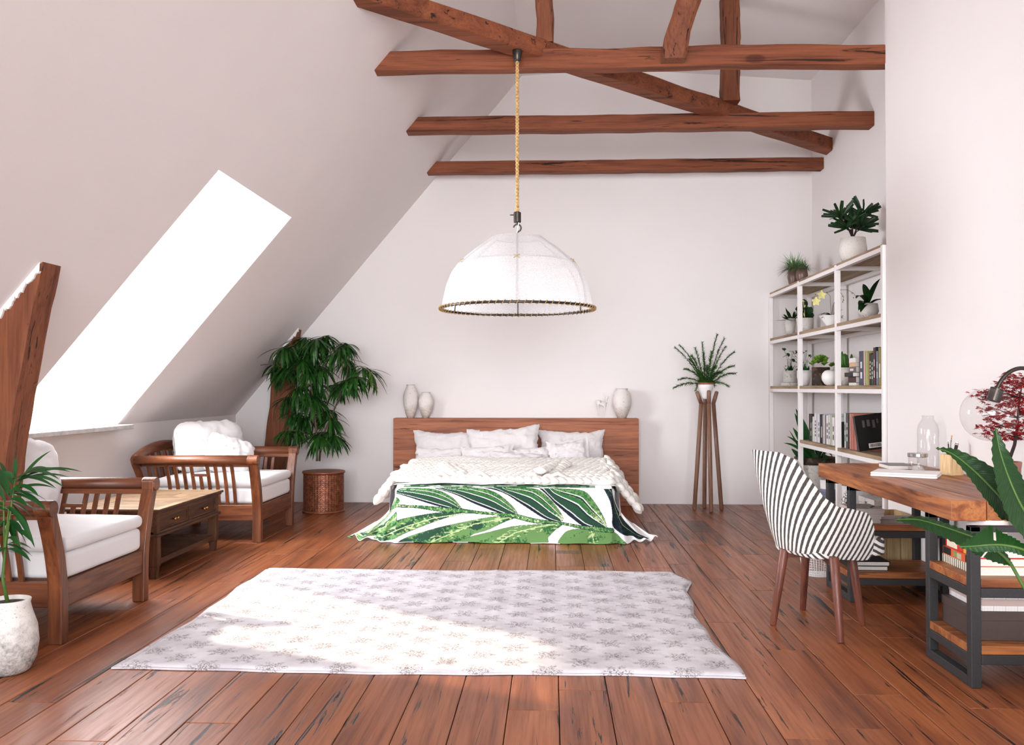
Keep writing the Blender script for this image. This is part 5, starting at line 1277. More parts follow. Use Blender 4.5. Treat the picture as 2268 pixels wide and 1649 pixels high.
# lower near shelf
bx_ = thing('dark_box', 'flat dark brown box on the lowest near under-desk shelf', 'box', (1.80, 3.94, .1755))
MB().box(0, .46, 0, .33, 0, .12).build('carton', bcol('cocoa', (70, 56, 52)), bx_, bevel=.003)
MB().box(-.003, .463, -.003, .333, .085, .124).build('lid', bcol('cocoa', (70, 56, 52)), bx_, bevel=.003)
def gridmat():
    m, nt, bs = newmat('grid_paper'); v = texco(nt); sp = nt.nodes.new('ShaderNodeSeparateXYZ'); nt.links.new(v, sp.inputs[0]); k = None
    for per, wd, st in ((.0125, .07, .35), (.05, .03, .8)):
        for i in range(3):
            q = ramp(nt, math_(nt, 'FRACT', math_(nt, 'DIVIDE', math_(nt, 'ADD', sp.outputs[i], .0031), per)), [(0, (st,)*3), (wd, (st,)*3), (wd+.02, (0,0,0))]); k = q if k is None else math_(nt, 'MAXIMUM', k, q)
    nt.links.new(mixc(nt, k, lin((226, 220, 218)), lin((170, 140, 132))), bs.inputs['Base Color']); setp(bs, rough=.7); return m
M['gridp'] = gridmat()
for i, (lab, zz, h) in enumerate((('white grid-patterned box lying on the flat dark box', .30, .05), ('second white grid-patterned box, topmost of the two under the desk end', .3505, .018))):
    gb = thing('grid_box', lab, 'box', (1.83+.002*i, 3.945, zz), 0, 'white grid boxes')
    MB().box(0, .42, 0, .32-.01*i, 0, h).build('carton', M['gridp'], gb, bevel=.0015)
    MB().box(-.002, .422, -.002, .322-.01*i, h*.45, h+.0003).build('lid', M['gridp'], gb, bevel=.0015)
# far trestle
gm = 'magazines on the far under-desk shelf'; z = .4525; R.seed(4)
for i in range(11):
    off = .0 if i < 5 else .02
    tt = thing('magazine', 'greyish-white magazine in the flat stack on the far under-desk shelf' if i < 10 else 'topmost magazine with bold black strokes on its cover, far under-desk shelf', 'magazine', (1.778+R.uniform(-.004,.004), 5.43+R.uniform(-.004,.004), z), 0, gm)
    MB().box(0, .16+off, 0, .25, 0, .0072).build('pages', bcol('mag', (190, 176, 170)), tt)
    z += .0076
    if i == 10:
        for k, (a, b, c, d) in enumerate(((.02,.06,.1,.03),(.05,.15,.11,.09),(.1,.2,.16,.1),(.03,.21,.1,.17),(.12,.05,.17,.14))): MB().bar((a, b, .0074), (c, d, .0074), .014, .0008).build('cover_stroke', bcol('stroke', (60, 54, 52)), tt)
gk = 'black books on the far lower shelf'; z = .1755
for lab, T, W_, c in (('lower black book with white page edge on the far lower shelf', .026, .205, (18,18,20)), ('upper black book with a thin white border on the far lower shelf', .026, .215, (18,18,22))):
    flat_book(lab, 1.775, 5.42, z, W_, .27, T, c, gk); z += .0265
cr = thing('wooden_crate', 'pale upright-grained wooden box on the floor behind the far trestle', 'crate', (1.97, 5.905, 0))
for i in range(4): MB().box(i*.088, i*.088+.086, 0, .02, .02, .43).build('plank', M['crate'], cr, bevel=.002)
for x in (0, .332): MB().box(x, x+.018, .02, .3, .02, .43).build('side', M['crate'], cr)
MB().box(0, .35, .3, .32, .02, .43).build('back', M['crate'], cr); MB().box(.018, .332, .02, .3, .02, .04).build('bottom', M['crate'], cr); MB().box(.01, .34, .01, .31, 0, .02).build('base', M['crate'], cr)
# wire basket
wb = thing('wire_basket', 'white wire waste basket on the floor behind the tub chair', 'basket', (1.79, 6.16, 0))
m = MB()
for z in [.004+.0165*i for i in range(20)]: r0 = .105+.05*z/.32; m.tube([(r0*math.cos(2*PI*i/28), r0*math.sin(2*PI*i/28), z) for i in range(29)], .0014 if 0 < z < .3 else .003, 4)
m.build('hoops', M['white_frame'], wb)['kind'] = 'stuff'
m = MB()
for i in range(44): a = 2*PI*i/44; m.tube([(.105*math.cos(a), .105*math.sin(a), .003), (.155*math.cos(a), .155*math.sin(a), .318)], .0014, 4)
m.build('ribs', M['white_frame'], wb)['kind'] = 'stuff'
m = MB(); m.lathe([(0, 0), (.1, 0), (.1, .004), (0, .004)], (0, 0, .0), 24); m.build('bottom', M['white_frame'], wb)

# ================================================================ things on the desk
DT = .761
lp = thing('laptop', 'closed white laptop lying on the desk', 'laptop', (1.765, 5.10, DT)); lp.rotation_euler = (0, 0, math.atan2(4.945-5.105, 2.06-1.763))
MB().box(0, .337, 0, .245, 0, .013).build('base', M['pot_white'], lp, bevel=.004); MB().box(0, .337, 0, .245, .0135, .0235).build('screen_lid', M['pot_white'], lp, bevel=.004)
m = MB(); m.box(.325, .3375, .03, .04, .005, .009); m.box(-.0005, .002, .03, .034, .006, .009); m.build('port', M['iron'], lp)
nb = thing('notebook', 'thick white-paged notebook with a grey cover behind the laptop', 'notebook', (2.02, 5.52, DT)); nb.rotation_euler = (0, 0, -.05)
MB().box(0, .15, 0, .2, 0, .002).build('cover', bcol('nbg', (110, 106, 108)), nb); MB().box(.002, .148, .002, .198, .002, .021).build('pages', M['paper'], nb); MB().box(0, .15, 0, .2, .0215, .0245).build('cover', bcol('nbg', (110, 106, 108)), nb); MB().box(.148, .15, 0, .2, .002, .0215).build('spine', bcol('nbg', (110, 106, 108)), nb)
jar = thing('glass_jar', 'small glass jar with a shiny metal lid on the desk', 'jar', (2.115, 5.33, DT))
zt = .115
MB().lathe([(.0, .002), (.05, .002), (.052, .008), (.052, .088), (.05, .09), (.049, .088), (.049, .01), (0, .006)], (0,0,0), 36).build('body', M['glass'], jar, smooth=True)
MB().lathe([(0, .09), (.054, .09), (.055, .094), (.055, .110), (.053, .113), (0, .113)], (0,0,0), 36).build('lid', M['steel'], jar, smooth=False, bevel=.001)
MB().lathe([(0, 0), (.03, 0), (.033, .01), (.028, .03), (0, .034)], (0,0,.008), 16).build('contents', M['stone'], jar, smooth=True)
bt = thing('glass_bottle', 'clear glass carafe with a waist, tallest glass on the desk', 'bottle', (2.272, 5.57, DT))
MB().lathe([(0, .002), (.058, .002), (.062, .01), (.062, .165), (.059, .175), (.058, .18), (.062, .195), (.062, .235), (.054, .27), (.038, .295), (.034, .302), (.034, .322), (.031, .322), (.031, .302), (.036, .292), (.051, .268), (.059, .235), (.059, .012), (0, .009)], (0,0,0), 40).build('body', M['glass'], bt, smooth=True)
hd = thing('pencil_holder', 'square pale wooden block holder with pencils on the desk', 'pencil holder', (2.25, 5.20, DT)); hd.rotation_euler = (0, 0, .28)
m = MB(); a = .042; m.box(-a, a, -a, a, 0, .008)
for q in ((-a, a, -a, -a+.008), (-a, a, a-.008, a), (-a, -a+.008, -a+.008, a-.008), (a-.008, a, -a+.008, a-.008)): m.box(*q, .008, .115)
m.build('block', M['holder'], hd)
for lab, p, q, rr, mt in (('slim black pencil with a silver tip, left in the holder', (-.02, -.01, .01), (-.028, -.01, .175), .0035, 'iron'), ('thick black marker leaning right in the holder', (-.01, .0, .01), (.03, -.005, .165), .0095, 'iron'), ('paintbrush with a pale bristle tip rising highest from the holder', (-.005, .02, .01), (.016, .02, .19), .0035, 'steel')):
    t = thing('pencil' if 'pencil' in lab else 'marker' if 'marker' in lab else 'paintbrush', lab, 'pencil' if 'brush' not in lab else 'brush', tuple(hd.location), .28, 'pens in the wooden holder')
    p, q = Vector(p), Vector(q); MB().tube([p, q], rr, 10).build('shaft', M[mt], t, smooth=True)
    d = (q-p).normalized(); MB().tube([q-d*.002, q+d*.012], rr*1.05, 10).build('ferrule', M['steel'], t, smooth=True); MB().tube([q+d*.012, q+d*(.03 if 'brush' in lab else .02)], [rr*.9, rr*(1.4 if 'brush' in lab else .7)], 8).build('tip', M['holder'] if 'brush' in lab else M['white_frame'], t, smooth=True)
# lamp
LY = 4.35
lc = at(2190, 917, Y=LY); LMP = Vector((2.27, LY, DT))
dl = thing('desk_lamp', 'arched dark metal desk lamp with a clear glass globe', 'lamp', tuple(LMP))
def lpx(x, y, Y=LY): return at(x, y, Y=Y)-LMP
gc = lpx(2190, 917); GR = .125
nk = (lpx(2201, 884)-gc); ax = nk.normalized()
prof = [(GR*math.sin(t), -GR*math.cos(t)) for t in [PI*i/30 for i in range(0, 27)]]
gm_ = MB().lathe(prof, (0,0,0), 48); rot = Vector((0,0,1)).rotation_difference(ax); gm_.v = [tuple(rot @ Vector(v)+gc) for v in gm_.v]; gm_.f = [f for f in gm_.f if len(f) == 4]; gm_.build('globe', M['glass'], dl, smooth=True)
bm_ = MB().lathe([(.0, -.035), (.02, -.031), (.034, -.015), (.038, .0), (.034, .018), (.022, .04), (.016, .055)], (0,0,0), 28); bm_.v = [tuple(rot @ Vector(v)+gc+ax*.01) for v in bm_.v]; bm_.build('bulb', M['glass'], dl, smooth=True)
MB().tube([gc+ax*.065, gc+ax*.128], .030, 24).build('socket', M['bronze'], dl, smooth=False, bevel=.002)
pts = [gc+ax*.12]+[lpx(x, y) for x, y in ((2203,872),(2209,858),(2218,842),(2231,827),(2247,818),(2262,815),(2278,818),(2296,832),(2310,860),(2318,900))]+[Vector((0, 0, .25)), Vector((0, 0, .02))]
sm = []
for i in range(len(pts)-1):
    p0, p1, p2, p3 = (pts[max(0, min(len(pts)-1, i+k))] for k in (-1, 0, 1, 2))
    for j in range(6): t = j/6; sm.append(.5*((2*p1)+(p2-p0)*t+(2*p0-5*p1+4*p2-p3)*t*t+(3*p1-p0-3*p2+p3)*t**3))
sm.append(pts[-1]); MB().tube(sm, .0095, 14).build('arm', M['bronze'], dl, smooth=True)
MB().lathe([(0, 0), (.075, 0), (.075, .012), (.07, .018), (.015, .022), (.012, .035), (0, .035)], (0,0,0), 36).build('base', M['bronze'], dl, smooth=False, bevel=.002)
# maple
MP = Vector((2.20, 4.47, DT)); R.seed(33)
mpot = thing('copper_pot', 'satin copper pot of the red maple at the back of the desk', 'pot', tuple(MP))
MB().lathe([(.045, 0), (.055, .006), (.058, .10), (.062, .128), (.06, .134), (.053, .134), (.05, .12), (0, .12)], (0,0,0), 32).build('vessel', M['copper'], mpot, smooth=True); MB().lathe([(0, 0), (.05, 0), (.04, .01), (0, .014)], (0,0,.12), 16).build('soil', M['soil'], mpot)
mp_ = thing('red_maple', 'little bonsai maple with deep red leaves on the desk behind the lamp', 'plant', (MP.x, MP.y, MP.z+.13))
def mpx(x, y, dy=0): return at(x, y, Y=MP.y+dy)-Vector(mp_.location)
trunk = [Vector((0,0,-.01)), mpx(2247, 985), mpx(2253, 950), mpx(2256, 900), mpx(2262, 860)]
m = MB(); m.tube(trunk, [.009, .008, .007, .005, .003], 8); lf = MB(); cnt = 0
def maple_leaf(): 
    pts = []; 
    for k in range(7):
        a = (k-3)*.62; L = (1, .92, .62)[min(2, abs(k-3))] if abs(k-3) < 3 else .4
        pts.append((math.sin(a)*L, math.cos(a)*L, -.12*L)); 
        if k < 6: b = a+.31; pts.append((math.sin(b)*.34, math.cos(b)*.34, 0))
    m_ = MB(); m_.add([(0, -.1, 0)]+pts, [(0, i+1, i+2) for i in range(len(pts)-1)]); o = m_.build('l', M['leaf_red'], None); me = o.data; bpy.data.objects.remove(o); return me
ml = maple_leaf()
cl = [(2175,868),(2182,880),(2205,870),(2215,850),(2232,832),(2245,845),(2258,850),(2225,895),(2240,880),(2255,890),(2200,925),(2215,940),(2196,958),(2210,968),(2235,960),(2250,970),(2258,940),(2230,915),(2190,905),(2265,910),(2280,880),(2290,920),(2275,960),(2268,838),(2185,945),(2236,862),(2222,878),(2262,872),(2248,902),(2240,935),(2262,955),(2284,850),(2300,900)]
for x, y in cl:
    h = mpx(x, y, R.uniform(-.07, .07)); h.x = min(h.x, 2.33-MP.x); b0 = min((trunk[i].lerp(trunk[i+1], t) for i in range(1, 4) for t in (0, .5, 1)), key=lambda q: (q-h).length+max(0, q.z-h.z)*.6); m.tube([b0, b0.lerp(h, .6)+Vector((0,0,.01)), h], [.0025, .0015, .001], 4)
    for k in range(24):
        p = h+Vector((R.gauss(0, .024), R.gauss(0, .022), R.gauss(0, .009))); d = rnd_dir(-.5, .25); L = R.uniform(.020, .032); p.x = min(p.x, 2.325-MP.x)
        if cnt < 280 and k < 9: put_leaf(ml, mp_, p, d, L, 1, (R.uniform(-.5,.5), R.uniform(-1,.1), 1)); cnt += 1
        else:
            x_ = d.cross(Vector((0, -.4, 1))).normalized(); b = len(lf.v); zz = x_.cross(d); lf.add([tuple(p+x_*v.co.x*L+d*v.co.y*L+zz*v.co.z*L) for v in ml.vertices], [tuple(f.vertices) for f in ml.polygons])
m.build('branch', M['bark_dark'], mp_, smooth=True); lf.build('foliage', M['leaf_red'], mp_)['kind'] = 'stuff'

# ================================================================ pots and plants on the shelving
def potted(pname, plabel, plant_name, plant_label, x, y, z, prof, mat, ztop, grow, cat='plant', group=None):
    pt = lathe_thing(pname, plabel, 'pot', (x, y, z+.0008), prof, mat, group=group)
    MB().lathe([(0, 0), (prof_r(prof, ztop)-.006, 0), (prof_r(prof, ztop)-.008, .004), (0, .007)], (0, 0, ztop), 18).build('soil', M['soil'], pt, smooth=True)
    pl = thing(plant_name, plant_label, cat, (x, y, z+ztop+.001)); grow(pl); return pl
def prof_r(p, z): 
    for (a, z1), (b, z2) in zip(p[:-1], p[1:]):
        if z1 <= z <= z2: return a+(b-a)*(z-z1)/max(1e-6, z2-z1)
    return p[0][0]
def cup(r0, r1, h, belly=None, th=.006):
    mid = [(belly, h*.5)] if belly else []
    return [(r0*.9, 0), (r0, .006)]+mid+[(r1, h), (r1-th, h), ((belly or (r0+r1)/2)-th, h*.55), (0, h*.5)]
def tuft(n, L, wd, mat, zlo=.15, zhi=1, droop=.4, spread=.02, kind='needle', nseg=4):
    def g(pl):
        m = MB()
        for i in range(n):
            d = rnd_dir(zlo, zhi); m.blade((R.gauss(0, spread), R.gauss(0, spread), 0), d, (0,0,1), R.uniform(.6, 1)*L, wd, droop, .2, nseg, PRF[kind])
        o = m.build('foliage', M[mat], pl, smooth=True); o['kind'] = 'stuff'
    return g
R.seed(77)
potted('brown_pot', 'larger glossy brown pot, leftmost on top of the shelving unit', 'grass_tuft', 'bushy green grass tuft in the larger brown pot on top of the shelving', 2.50, 9.44, SH[0], cup(.04, .052, .24, .062), 'pot_brown', .215, tuft(300, .2, .011, 'leaf_grass', .0, 1, .5), group='brown pots on top')
potted('brown_pot', 'smaller glossy brown pot, second on top of the shelving unit', 'grass_tuft', 'smaller green grass tuft in the second brown pot on top', 2.47, 9.02, SH[0], cup(.034, .045, .18, .058), 'pot_brown', .16, tuft(300, .14, .009, 'leaf_grass', .0, 1, .5), group='brown pots on top')
def fanpalm(pl):
    me = leaf_mesh('fan_leaf', M['leaf_dark'], 'blunt', .19, .15, .3, 3); m = MB(); m.tube([(0,0,0), (-.015, 0, .1)], .012, 8)
    for cx_, cy_, cz in ((-.10, 0, .20), (.08, 0, .22), (-.03, .05, .13), (.04, -.06, .12), (-.06, -.04, .10), (.07, .04, .1), (.0, 0, .16)):
        c = Vector((cx_, cy_, cz)); m.tube([(0, 0, .02), tuple(c*.5+Vector((0,0,.03))), tuple(c)], [.006, .004, .003], 6); n_ = 15; ax = c.normalized()
        for k in range(n_):
            a = 2*PI*k/n_; s1 = ax.cross(Vector((0,1,.1))).normalized(); s2 = ax.cross(s1); d = ax*R.uniform(.0, .8)+(s1*math.cos(a)+s2*math.sin(a)); put_leaf(me, pl, tuple(c), d+Vector((0,0,.25)), R.uniform(.12, .17), R.uniform(.8, 1.1), (R.uniform(-.4,.4), -1, .25))
    m.build('stem', M['bark_dark'], pl, smooth=True)
potted('speckled_pot', 'large speckled stoneware pot with a stained foot on top of the shelving', 'fan_palm', 'dark green fan palm on top of the shelving', 2.50, 7.60, SH[0], cup(.078, .1, .225, .113, .008), 'stoneware', .2, fanpalm)
# second shelf
z = SH[1]
potted('tall_pot', 'narrow tapered white pot at the left end of the second shelf', 'succulent', 'blue-green finger succulent in the narrow white pot', 2.46, 9.42, z, cup(.038, .062, .185), 'stoneware', .16, tuft(26, .17, .03, 'leaf_dark', .1, 1, .15, .02, 'lance'))
def kal(pl):
    me = leaf_mesh('round_leaf', M['leaf_dark'], 'round', .8, .3, .15, 5); m = MB()
    for i in range(42):
        d = rnd_dir(-.1, .95); p = Vector((R.gauss(0,.02), R.gauss(0,.02), R.uniform(.01, .12))); put_leaf(me, pl, tuple(p), d, R.uniform(.055, .085), 1, (R.uniform(-.5,.5), -1, .5))
    for i in range(4):
        a = Vector((R.uniform(-.04,.02), R.uniform(-.06,.0), R.uniform(.08,.17))); m.tube([(0,0,.02), tuple(a*.6), tuple(a)], .003, 5)
        for k in range(5): m.blade(tuple(a), rnd_dir(0, 1), (0,0,1), .03, .018, .2, .2, 3)
    m.build('flower', M['petal'], pl)
potted('bucket_pot', 'white bucket-shaped pot with a stained base on the second shelf', 'kalanchoe', 'round-leaved dark green plant with small yellow flowers, second shelf', 2.47, 8.93, z, cup(.058, .083, .15), 'stoneware', .135, kal)
def orchid(pl):
    m = MB()
    for a, q in ((-1, .9), (-.8, 1.1), (-.6, .8), (.7, .8), (.3, .7), (-.2, .9)): m.blade((0, 0, 0), (a, R.uniform(-1, .6), q), (0,0,1), .13, .026, .9, .3, 6, PRF['lance'])
    m.build('leaf_rosette', M['leaf_dark'], pl, smooth=True)['kind'] = 'stuff'
    s = MB(); fl_ = MB(); b = MB(); O = Vector(pl.location)
    q = lambda x, y: at(1680+x/4.85, 420+y/4.85, Y=O.y)-O
    s1 = [Vector((0,0,0)), q(775,1250), q(770,1140), q(735,1105), q(690,1110)]; s2 = [Vector((0,0,0)), q(800,1250), q(850,1105), q(890,1075), q(960,1075), q(1020,1110), q(1060,1160)]; s3 = [q(870,1090), q(915,1150), q(905,1205)]
    for pth in (s1, s2, s3): s.tube(pth, .0018, 5)
    s.build('flower_stem', M['bark'], pl, smooth=True)
    for x, y in ((675,1130),(615,1200)):
        c = q(x, y)
        for k in range(5): a = 2*PI*k/5+.3; fl_.blade(tuple(c), (math.cos(a), -.15, math.sin(a)), (0, -1, .1), .046, .032, .0, .15, 4)
    fl_.build('blossom', M['petal'], pl)
    for x, y in ((735,1105),(885,1075),(955,1080),(1005,1110),(1020,1160),(1055,1160),(905,1145),(915,1185),(905,1205),(880,1165),(840,1195),(850,1255),(610,1125)): b.lathe([(0, -.007), (.006, 0), (0, .007)], tuple(q(x, y)), 8)
    b.build('bud', M['leaf_lime'], pl)['kind'] = 'stuff'
potted('cone_bowl', 'white cone-shaped bowl on the second shelf', 'orchid', 'orchid with two pale yellow blossoms and arching bud stems, second shelf', 2.5, 8.19, z, cup(.03, .104, .115), 'pot_white', .1, orchid)
def heather(pl):
    m = MB()
    for a, b, L in ((-1, .55, .28), (-1, .28, .22), (-1, .05, .22), (-1, -.1, .18), (-.5, 1, .2), (-.3, .6, .17), (.2, .8, .2), (-.7, .0, .2), (.3,-.1,.2)): m.blade((0, 0, 0), (a*.7, -abs(a)*.8-.2, b+.45), (0,0,1), L*1.2, .05, .7, .25, 8, PRF['lance'])
    m.build('leaf_rosette', M['leaf_dark'], pl, smooth=True)['kind'] = 'stuff'
potted('speckled_pot', 'speckled stoneware pot with a dark stained foot, right on the second shelf', 'strap_plant', 'dark strap-leaved plant arching left from the right speckled pot', 2.46, 7.13, z, cup(.05, .07, .125, .078), 'stoneware', .11, heather)
def spikes(pl):
    m = MB(); g = MB()
    for i in range(12):
        b0 = Vector((R.uniform(-.03,.03), R.uniform(-.05,.05), 0)); t = b0+Vector((R.uniform(-.06,.02), R.uniform(-.07,.1), R.uniform(.2,.32)))
        for k in range(26):
            p = b0.lerp(t, .35+.65*k/26); m.blade(tuple(p), rnd_dir(0, 1), (0,0,1), .012, .006, .2, .1, 2, PRF['needle'])
        for k in range(14): g.blade(tuple(b0.lerp(t, R.uniform(0, .45))), rnd_dir(-.2, .8), (0,0,1), .05, .006, .3, .1, 3, PRF['needle'])
    m.build('flower_spike', plain('cream_flower', (206, 208, 160), .8), pl)['kind'] = 'stuff'; g.build('foliage', M['leaf_mid'], pl)['kind'] = 'stuff'
potted('copper_planter', 'copper planter at the right end of the second shelf', 'white_heather', 'plant with upright cream flower spikes at the right end of the second shelf', 2.56, 6.93, z, cup(.05, .072, .15), 'copper', .13, spikes)
# third shelf
z = SH[2]
def creeper(pl, n=16, L=.05, H=.14):
    me = leaf_mesh('creeper_leaf', M['leaf_palm'], 'round', .75, .35, .2, 5); m = MB()
    for i in range(n):
        t = Vector((R.uniform(-.09,.06), R.uniform(-.1,.1), R.uniform(.03, H+.06))); m.tube([(R.gauss(0,.015), R.gauss(0,.015), 0), tuple(t*.5+Vector((0,0,.03))), tuple(t)], .0014, 4)
        put_leaf(me, pl, tuple(t), rnd_dir(-.6, .4), R.uniform(.7, 1)*L)
    for i in range(16): m.blade((R.gauss(0,.02), R.gauss(0,.02), 0), rnd_dir(.75, 1), (0,0,1), R.uniform(.06, .1), .02, .1, .3, 4)
    m.build('stem', M['leaf_palm'], pl)
potted('drum_pot', 'low ribbed white pot on a saucer at the left end of the third shelf', 'pothos', 'small climbing plant with heart leaves in the low ribbed pot', 2.44, 9.36, z+.034, [(.066, 0), (.07, .004), (.07, .122), (.064, .122), (.062, .1), (0, .09)], 'stone', .1, lambda p: creeper(p, 12, .06, .2))
MB().lathe([(0, .001), (.094, .001), (.096, .004), (.096, .030), (.09, .033), (0, .033)], (2.44, 9.36, z), 36).build('saucer', M['stone'], None, smooth=False, bevel=.002)
tag(bpy.data.objects['saucer'], 'thick white round slab under the low ribbed pot on the third shelf', 'saucer')
potted('cup_pot', 'smooth white tapered pot behind the left upright of the third shelf', 'string_vine', 'thin trailing vine with small leaves in the smooth white pot', 2.46, 8.93, z, [(.034, 0), (.045, .008), (.066, .08), (.068, .15), (.062, .15), (.058, .1), (0, .1)], 'pot_white', .13, lambda p: creeper(p, 20, .035, .16))
def rosettes(pl):
    m = MB()
    for i in range(30):
        c = Vector((R.gauss(0,.04), R.gauss(0,.04), 0)); c.z = .10-1.1*(c.x**2+c.y**2)**.5*.6; c.z = max(.01, c.z+R.uniform(-.02,.02))
        for k in range(11): m.blade(tuple(c), rnd_dir(.1, 1), (0,0,1), .042, .024, -.2, .5, 4, PRF['lance'])
    m.build('rosette', M['leaf_lime'], pl, smooth=True)['kind'] = 'stuff'
potted('rusty_pot', 'dark rusty metal pot on the third shelf', 'lime_succulent', 'bright lime green succulent heap in the dark rusty pot', 2.46, 8.38, z, [(.078, 0), (.08, .003), (.08, .168), (.075, .168), (.073, .14), (0, .14)], 'pot_rust', .15, rosettes)
t = lathe_thing('globe_vase', 'smooth white round vase between the rusty pot and the middle upright', 'vase', (2.41, 7.92, z), [(.03, .001), (.05, .012), (.072, .045), (.077, .075), (.07, .105), (.05, .128), (.03, .135), (.026, .13), (0, .12)], 'pot_white')
def fingers(pl):
    m = MB(); q = MB()
    for i in range(13):
        d = Vector((R.uniform(-.55,.55), R.uniform(-.5,.5), 1)).normalized(); b0 = Vector((R.gauss(0,.018), R.gauss(0,.018), 0)); L = R.uniform(.08, .135); c = d*.5+Vector((0,0,.6)); p = [b0, b0+d*L*.5, b0+d*L*.6+Vector((0,0,L*.35)), b0+d*L*.62+Vector((0,0,L*.52))]
        m.tube(p, [.008, .011, .011, .005], 8); q.lathe([(0,-.002),(.005,0),(0,.004)], tuple(p[-1]), 6)
    m.build('stalk', M['leaf_mid'], pl, smooth=True); q.build('tip', M['leaf_red'], pl)
potted('round_pot', 'rounded sand-textured white pot right of the middle upright, third shelf', 'finger_aloe', 'green finger succulent with reddish tips on the third shelf', 2.47, 7.72, z, cup(.05, .072, .15, .083), 'stoneware', .135, fingers)
# fourth shelf left end: plum bromeliad
potted('black_pot', 'small black pot hidden at the left end of the fourth shelf', 'bromeliad', 'spiky plum-red bromeliad left of the fourth shelf books', 2.56, 8.50, SH[3], cup(.03, .04, .05), 'pot_rust', .04, tuft(34, .17, .022, 'leaf_plum', .35, 1, .3, .015, 'lance', 6))
# bottom shelf
z = SH[4]
def jungle(pl):
    m = MB(); O = Vector(pl.location); q = lambda x, y, dy=0: at(1740+x/9.45, 940+y/9.45, Y=O.y+dy)-O
    def lf_(bx_, tip, wd, bow=(0,0,.05), n_='leaf', mat='leaf_palm', fold=.2, pr='lance'):
        b0, t = Vector(bx_), Vector(tip); mm = MB(); P = [b0*(1-s)**2+(b0.lerp(t, .5)+Vector(bow))*2*s*(1-s)+t*s*s for s in [i/8 for i in range(9)]]
        for i, p in enumerate(P):
            d = (P[min(8, i+1)]-P[max(0, i-1)]).normalized(); sd_ = d.cross(Vector((0, -1, .15))).normalized(); w_ = wd/2*PRF[pr](i/8); up = sd_.cross(d)
            mm.v += [tuple(p-sd_*w_+up*w_*fold), tuple(p), tuple(p+sd_*w_+up*w_*fold)]
        for i in range(8): mm.f += [(i*3, i*3+1, i*3+4, i*3+3), (i*3+1, i*3+2, i*3+5, i*3+4)]
        mm.build(n_, M[mat], pl, smooth=True)
    lf_((0,0,0), q(215, -330), .075); lf_((-.03,0,0), q(300, -60), .085); lf_((-.05,0,0), q(150, 60), .05); lf_((-.02,.05,0), q(190, -240), .06)
    lf_((.02,0,0), q(690, 560), .035, (0,0,.16)); lf_((.03,0,0), q(760, 880, -.2), .05, (.06,-.1,.2)); lf_((0,0,0), q(30, 240, -.1), .03, (0,0,.07)); lf_((-.02,0,0), q(-40, 385, -.1), .028, (0,0,.09))
    lf_((.04,.02,0), q(990, 700, -.1), .028, (0,0,.17)); lf_((.02,0,0), q(620, 400), .04, (0,0,.1)); lf_((0,-.02,0), q(400, 430), .08, (0,0,.0)); lf_((0,-.02,0), q(560, 640), .07, (0,0,.04)); lf_((.03,.04,0), q(950, 600), .03, (0,0,.2))
    lf_((-.09,-.02,0), q(80, 120), .02, (0,0,.02)); lf_((-.09,0,0), q(120, 500), .05, (0,0,0)); lf_((-.06,0,0), q(330, 560), .07, (0,0,.1))
potted('stone_planter', 'big rough grey stone planter with a dark rim on the bottom shelf', 'jungle_planting', 'mixed long-leaved green planting overflowing the big stone planter', 2.53, 8.80, z, [(.13, 0), (.15, .02), (.185, .2), (.19, .3), (.176, .3), (.17, .28), (0, .27)], 'stone', .27, jungle)
MB().lathe([(.192, .26), (.196, .262), (.198, .325), (.178, .33), (.176, .30)], (0,0,0), 40).build('rim', M['pot_rust'], bpy.data.objects['stone_planter'], smooth=True)
m = MB()
for k in range(50): a, q = R.uniform(0, 2*PI), R.uniform(.05, .165); m.lathe([(0, -.008), (.012, 0), (0, .009)], (q*math.cos(a), q*math.sin(a), .283), 6)
m.build('pebble', M['pot_white'], bpy.data.objects['stone_planter'])['kind'] = 'stuff'
def aloe(pl):
    m = MB(); w_ = MB()
    for i in range(12):
        d = rnd_dir(.6, 1); b0 = (R.gauss(0,.008), R.gauss(0,.008), 0); L = R.uniform(.13, .2); m.blade(b0, d, (0,0,1), L, .026, .05, .4, 6, PRF['needle'])
        for k in range(3, 9): p = Vector(b0)+d*L*k/10; w_.bar(p-Vector((.007,0,0)), p+Vector((.007,0,0)), .012, .003)
    m.build('leaf_rosette', M['leaf_palm'], pl, smooth=True)['kind'] = 'stuff'; w_.build('white_bands', M['pot_white'], pl)['kind'] = 'stuff'
mt2, nt, bs = newmat('dipped_glaze'); sp = nt.nodes.new('ShaderNodeSeparateXYZ'); nt.links.new(texco(nt), sp.inputs[0])
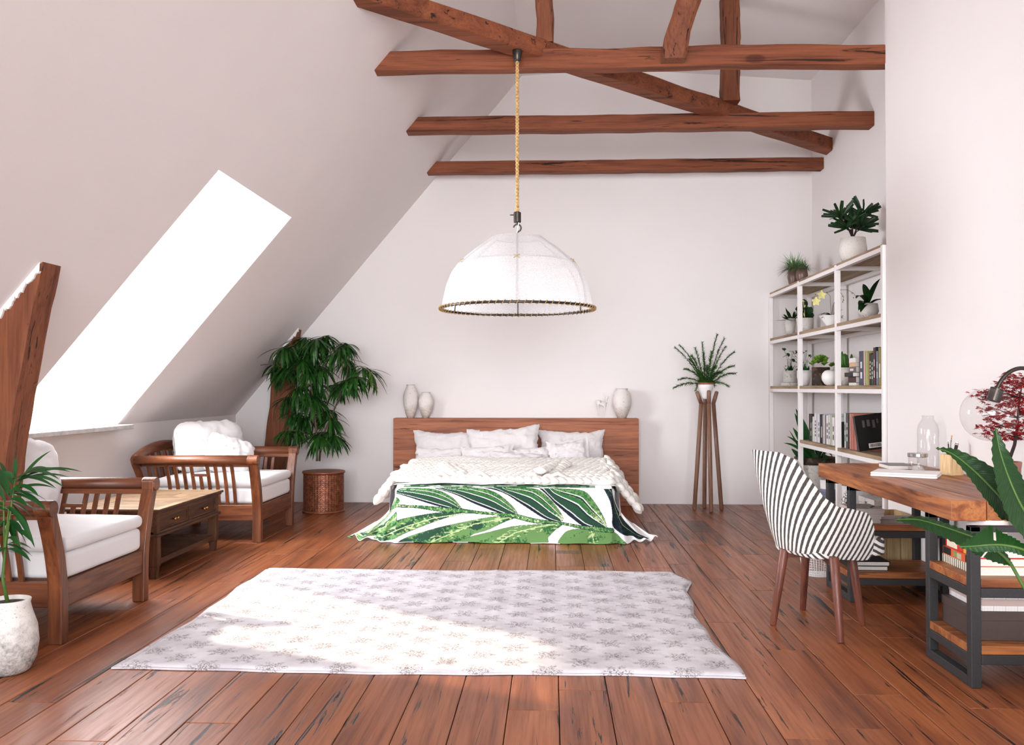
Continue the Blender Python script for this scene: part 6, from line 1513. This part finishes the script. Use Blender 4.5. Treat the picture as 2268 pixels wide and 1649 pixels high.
nt.links.new(mixc(nt, ramp(nt, sp.outputs[2], [(.10, (0,0,0)), (.103, (1,1,1))]), ramp(nt, noiz(nt, texco(nt, (4, 4, 60)), 3, 3), [(.3, lin((96,98,124))), (.7, lin((138,140,160)))]), lin((224,220,218))), bs.inputs['Base Color']); setp(bs, rough=.5)
M['dipped'] = mt2
potted('dipped_pot', 'pot with a white top and a blue-grey dipped base on the bottom shelf', 'zebra_aloe', 'white-banded aloe in the dipped pot on the bottom shelf', 2.44, 8.10, z, cup(.06, .072, .18, .07), 'dipped', .16, aloe, group='banded aloes')
potted('white_pot', 'plain white pot right of the middle upright on the bottom shelf', 'zebra_aloe', 'white-banded aloe right of the middle upright, bottom shelf', 2.52, 7.82, z, cup(.05, .06, .16, .06), 'pot_white', .14, aloe, group='banded aloes')
lathe_thing('grey_vase', 'large matt grey spherical vase on the bottom shelf', 'vase', (2.50, 7.28, z), [(.05, .001), (.09, .03), (.13, .11), (.138, .19), (.12, .27), (.085, .32), (.05, .345), (.045, .36), (.04, .36), (.04, .34), (0, .33)], 'grey_vase', seg=44)
def patmat():
    m, nt, bs = newmat('patterned_glaze'); v = texco(nt); vo = nt.nodes.new('ShaderNodeTexVoronoi'); vo.feature = 'DISTANCE_TO_EDGE'; vo.inputs['Scale'].default_value = 40; nt.links.new(v, vo.inputs['Vector'])
    nt.links.new(mixc(nt, ramp(nt, vo.outputs['Distance'], [(.05, (1,1,1)), (.09, (0,0,0))]), lin((228,224,220)), lin((70,62,60))), bs.inputs['Base Color']); setp(bs, rough=.4); return m
M['pattern'] = patmat()
t = lathe_thing('patterned_bottle', 'slanted white bottle with a dark leafy pattern on the bottom shelf', 'bottle', (2.37, 7.50, z+.012), [(.028, 0), (.03, .01), (.03, .12), (.014, .16), (.014, .2), (0, .2)], 'pattern', seg=24); t.rotation_euler = (0, .38, 0); t.location.x = 2.37
t = thing('white_chest', 'small white wooden chest with a metal latch on the bottom shelf', 'box', (2.36, 6.74, z+.0008))
MB().box(0, .2, 0, .33, 0, .12).build('body', M['stone'], t, bevel=.003); MB().box(-.004, .204, -.004, .334, .122, .165).build('lid', M['stone'], t, bevel=.003)
MB().box(-.008, -.003, .14, .18, .09, .14).build('latch', M['steel'], t, bevel=.001)
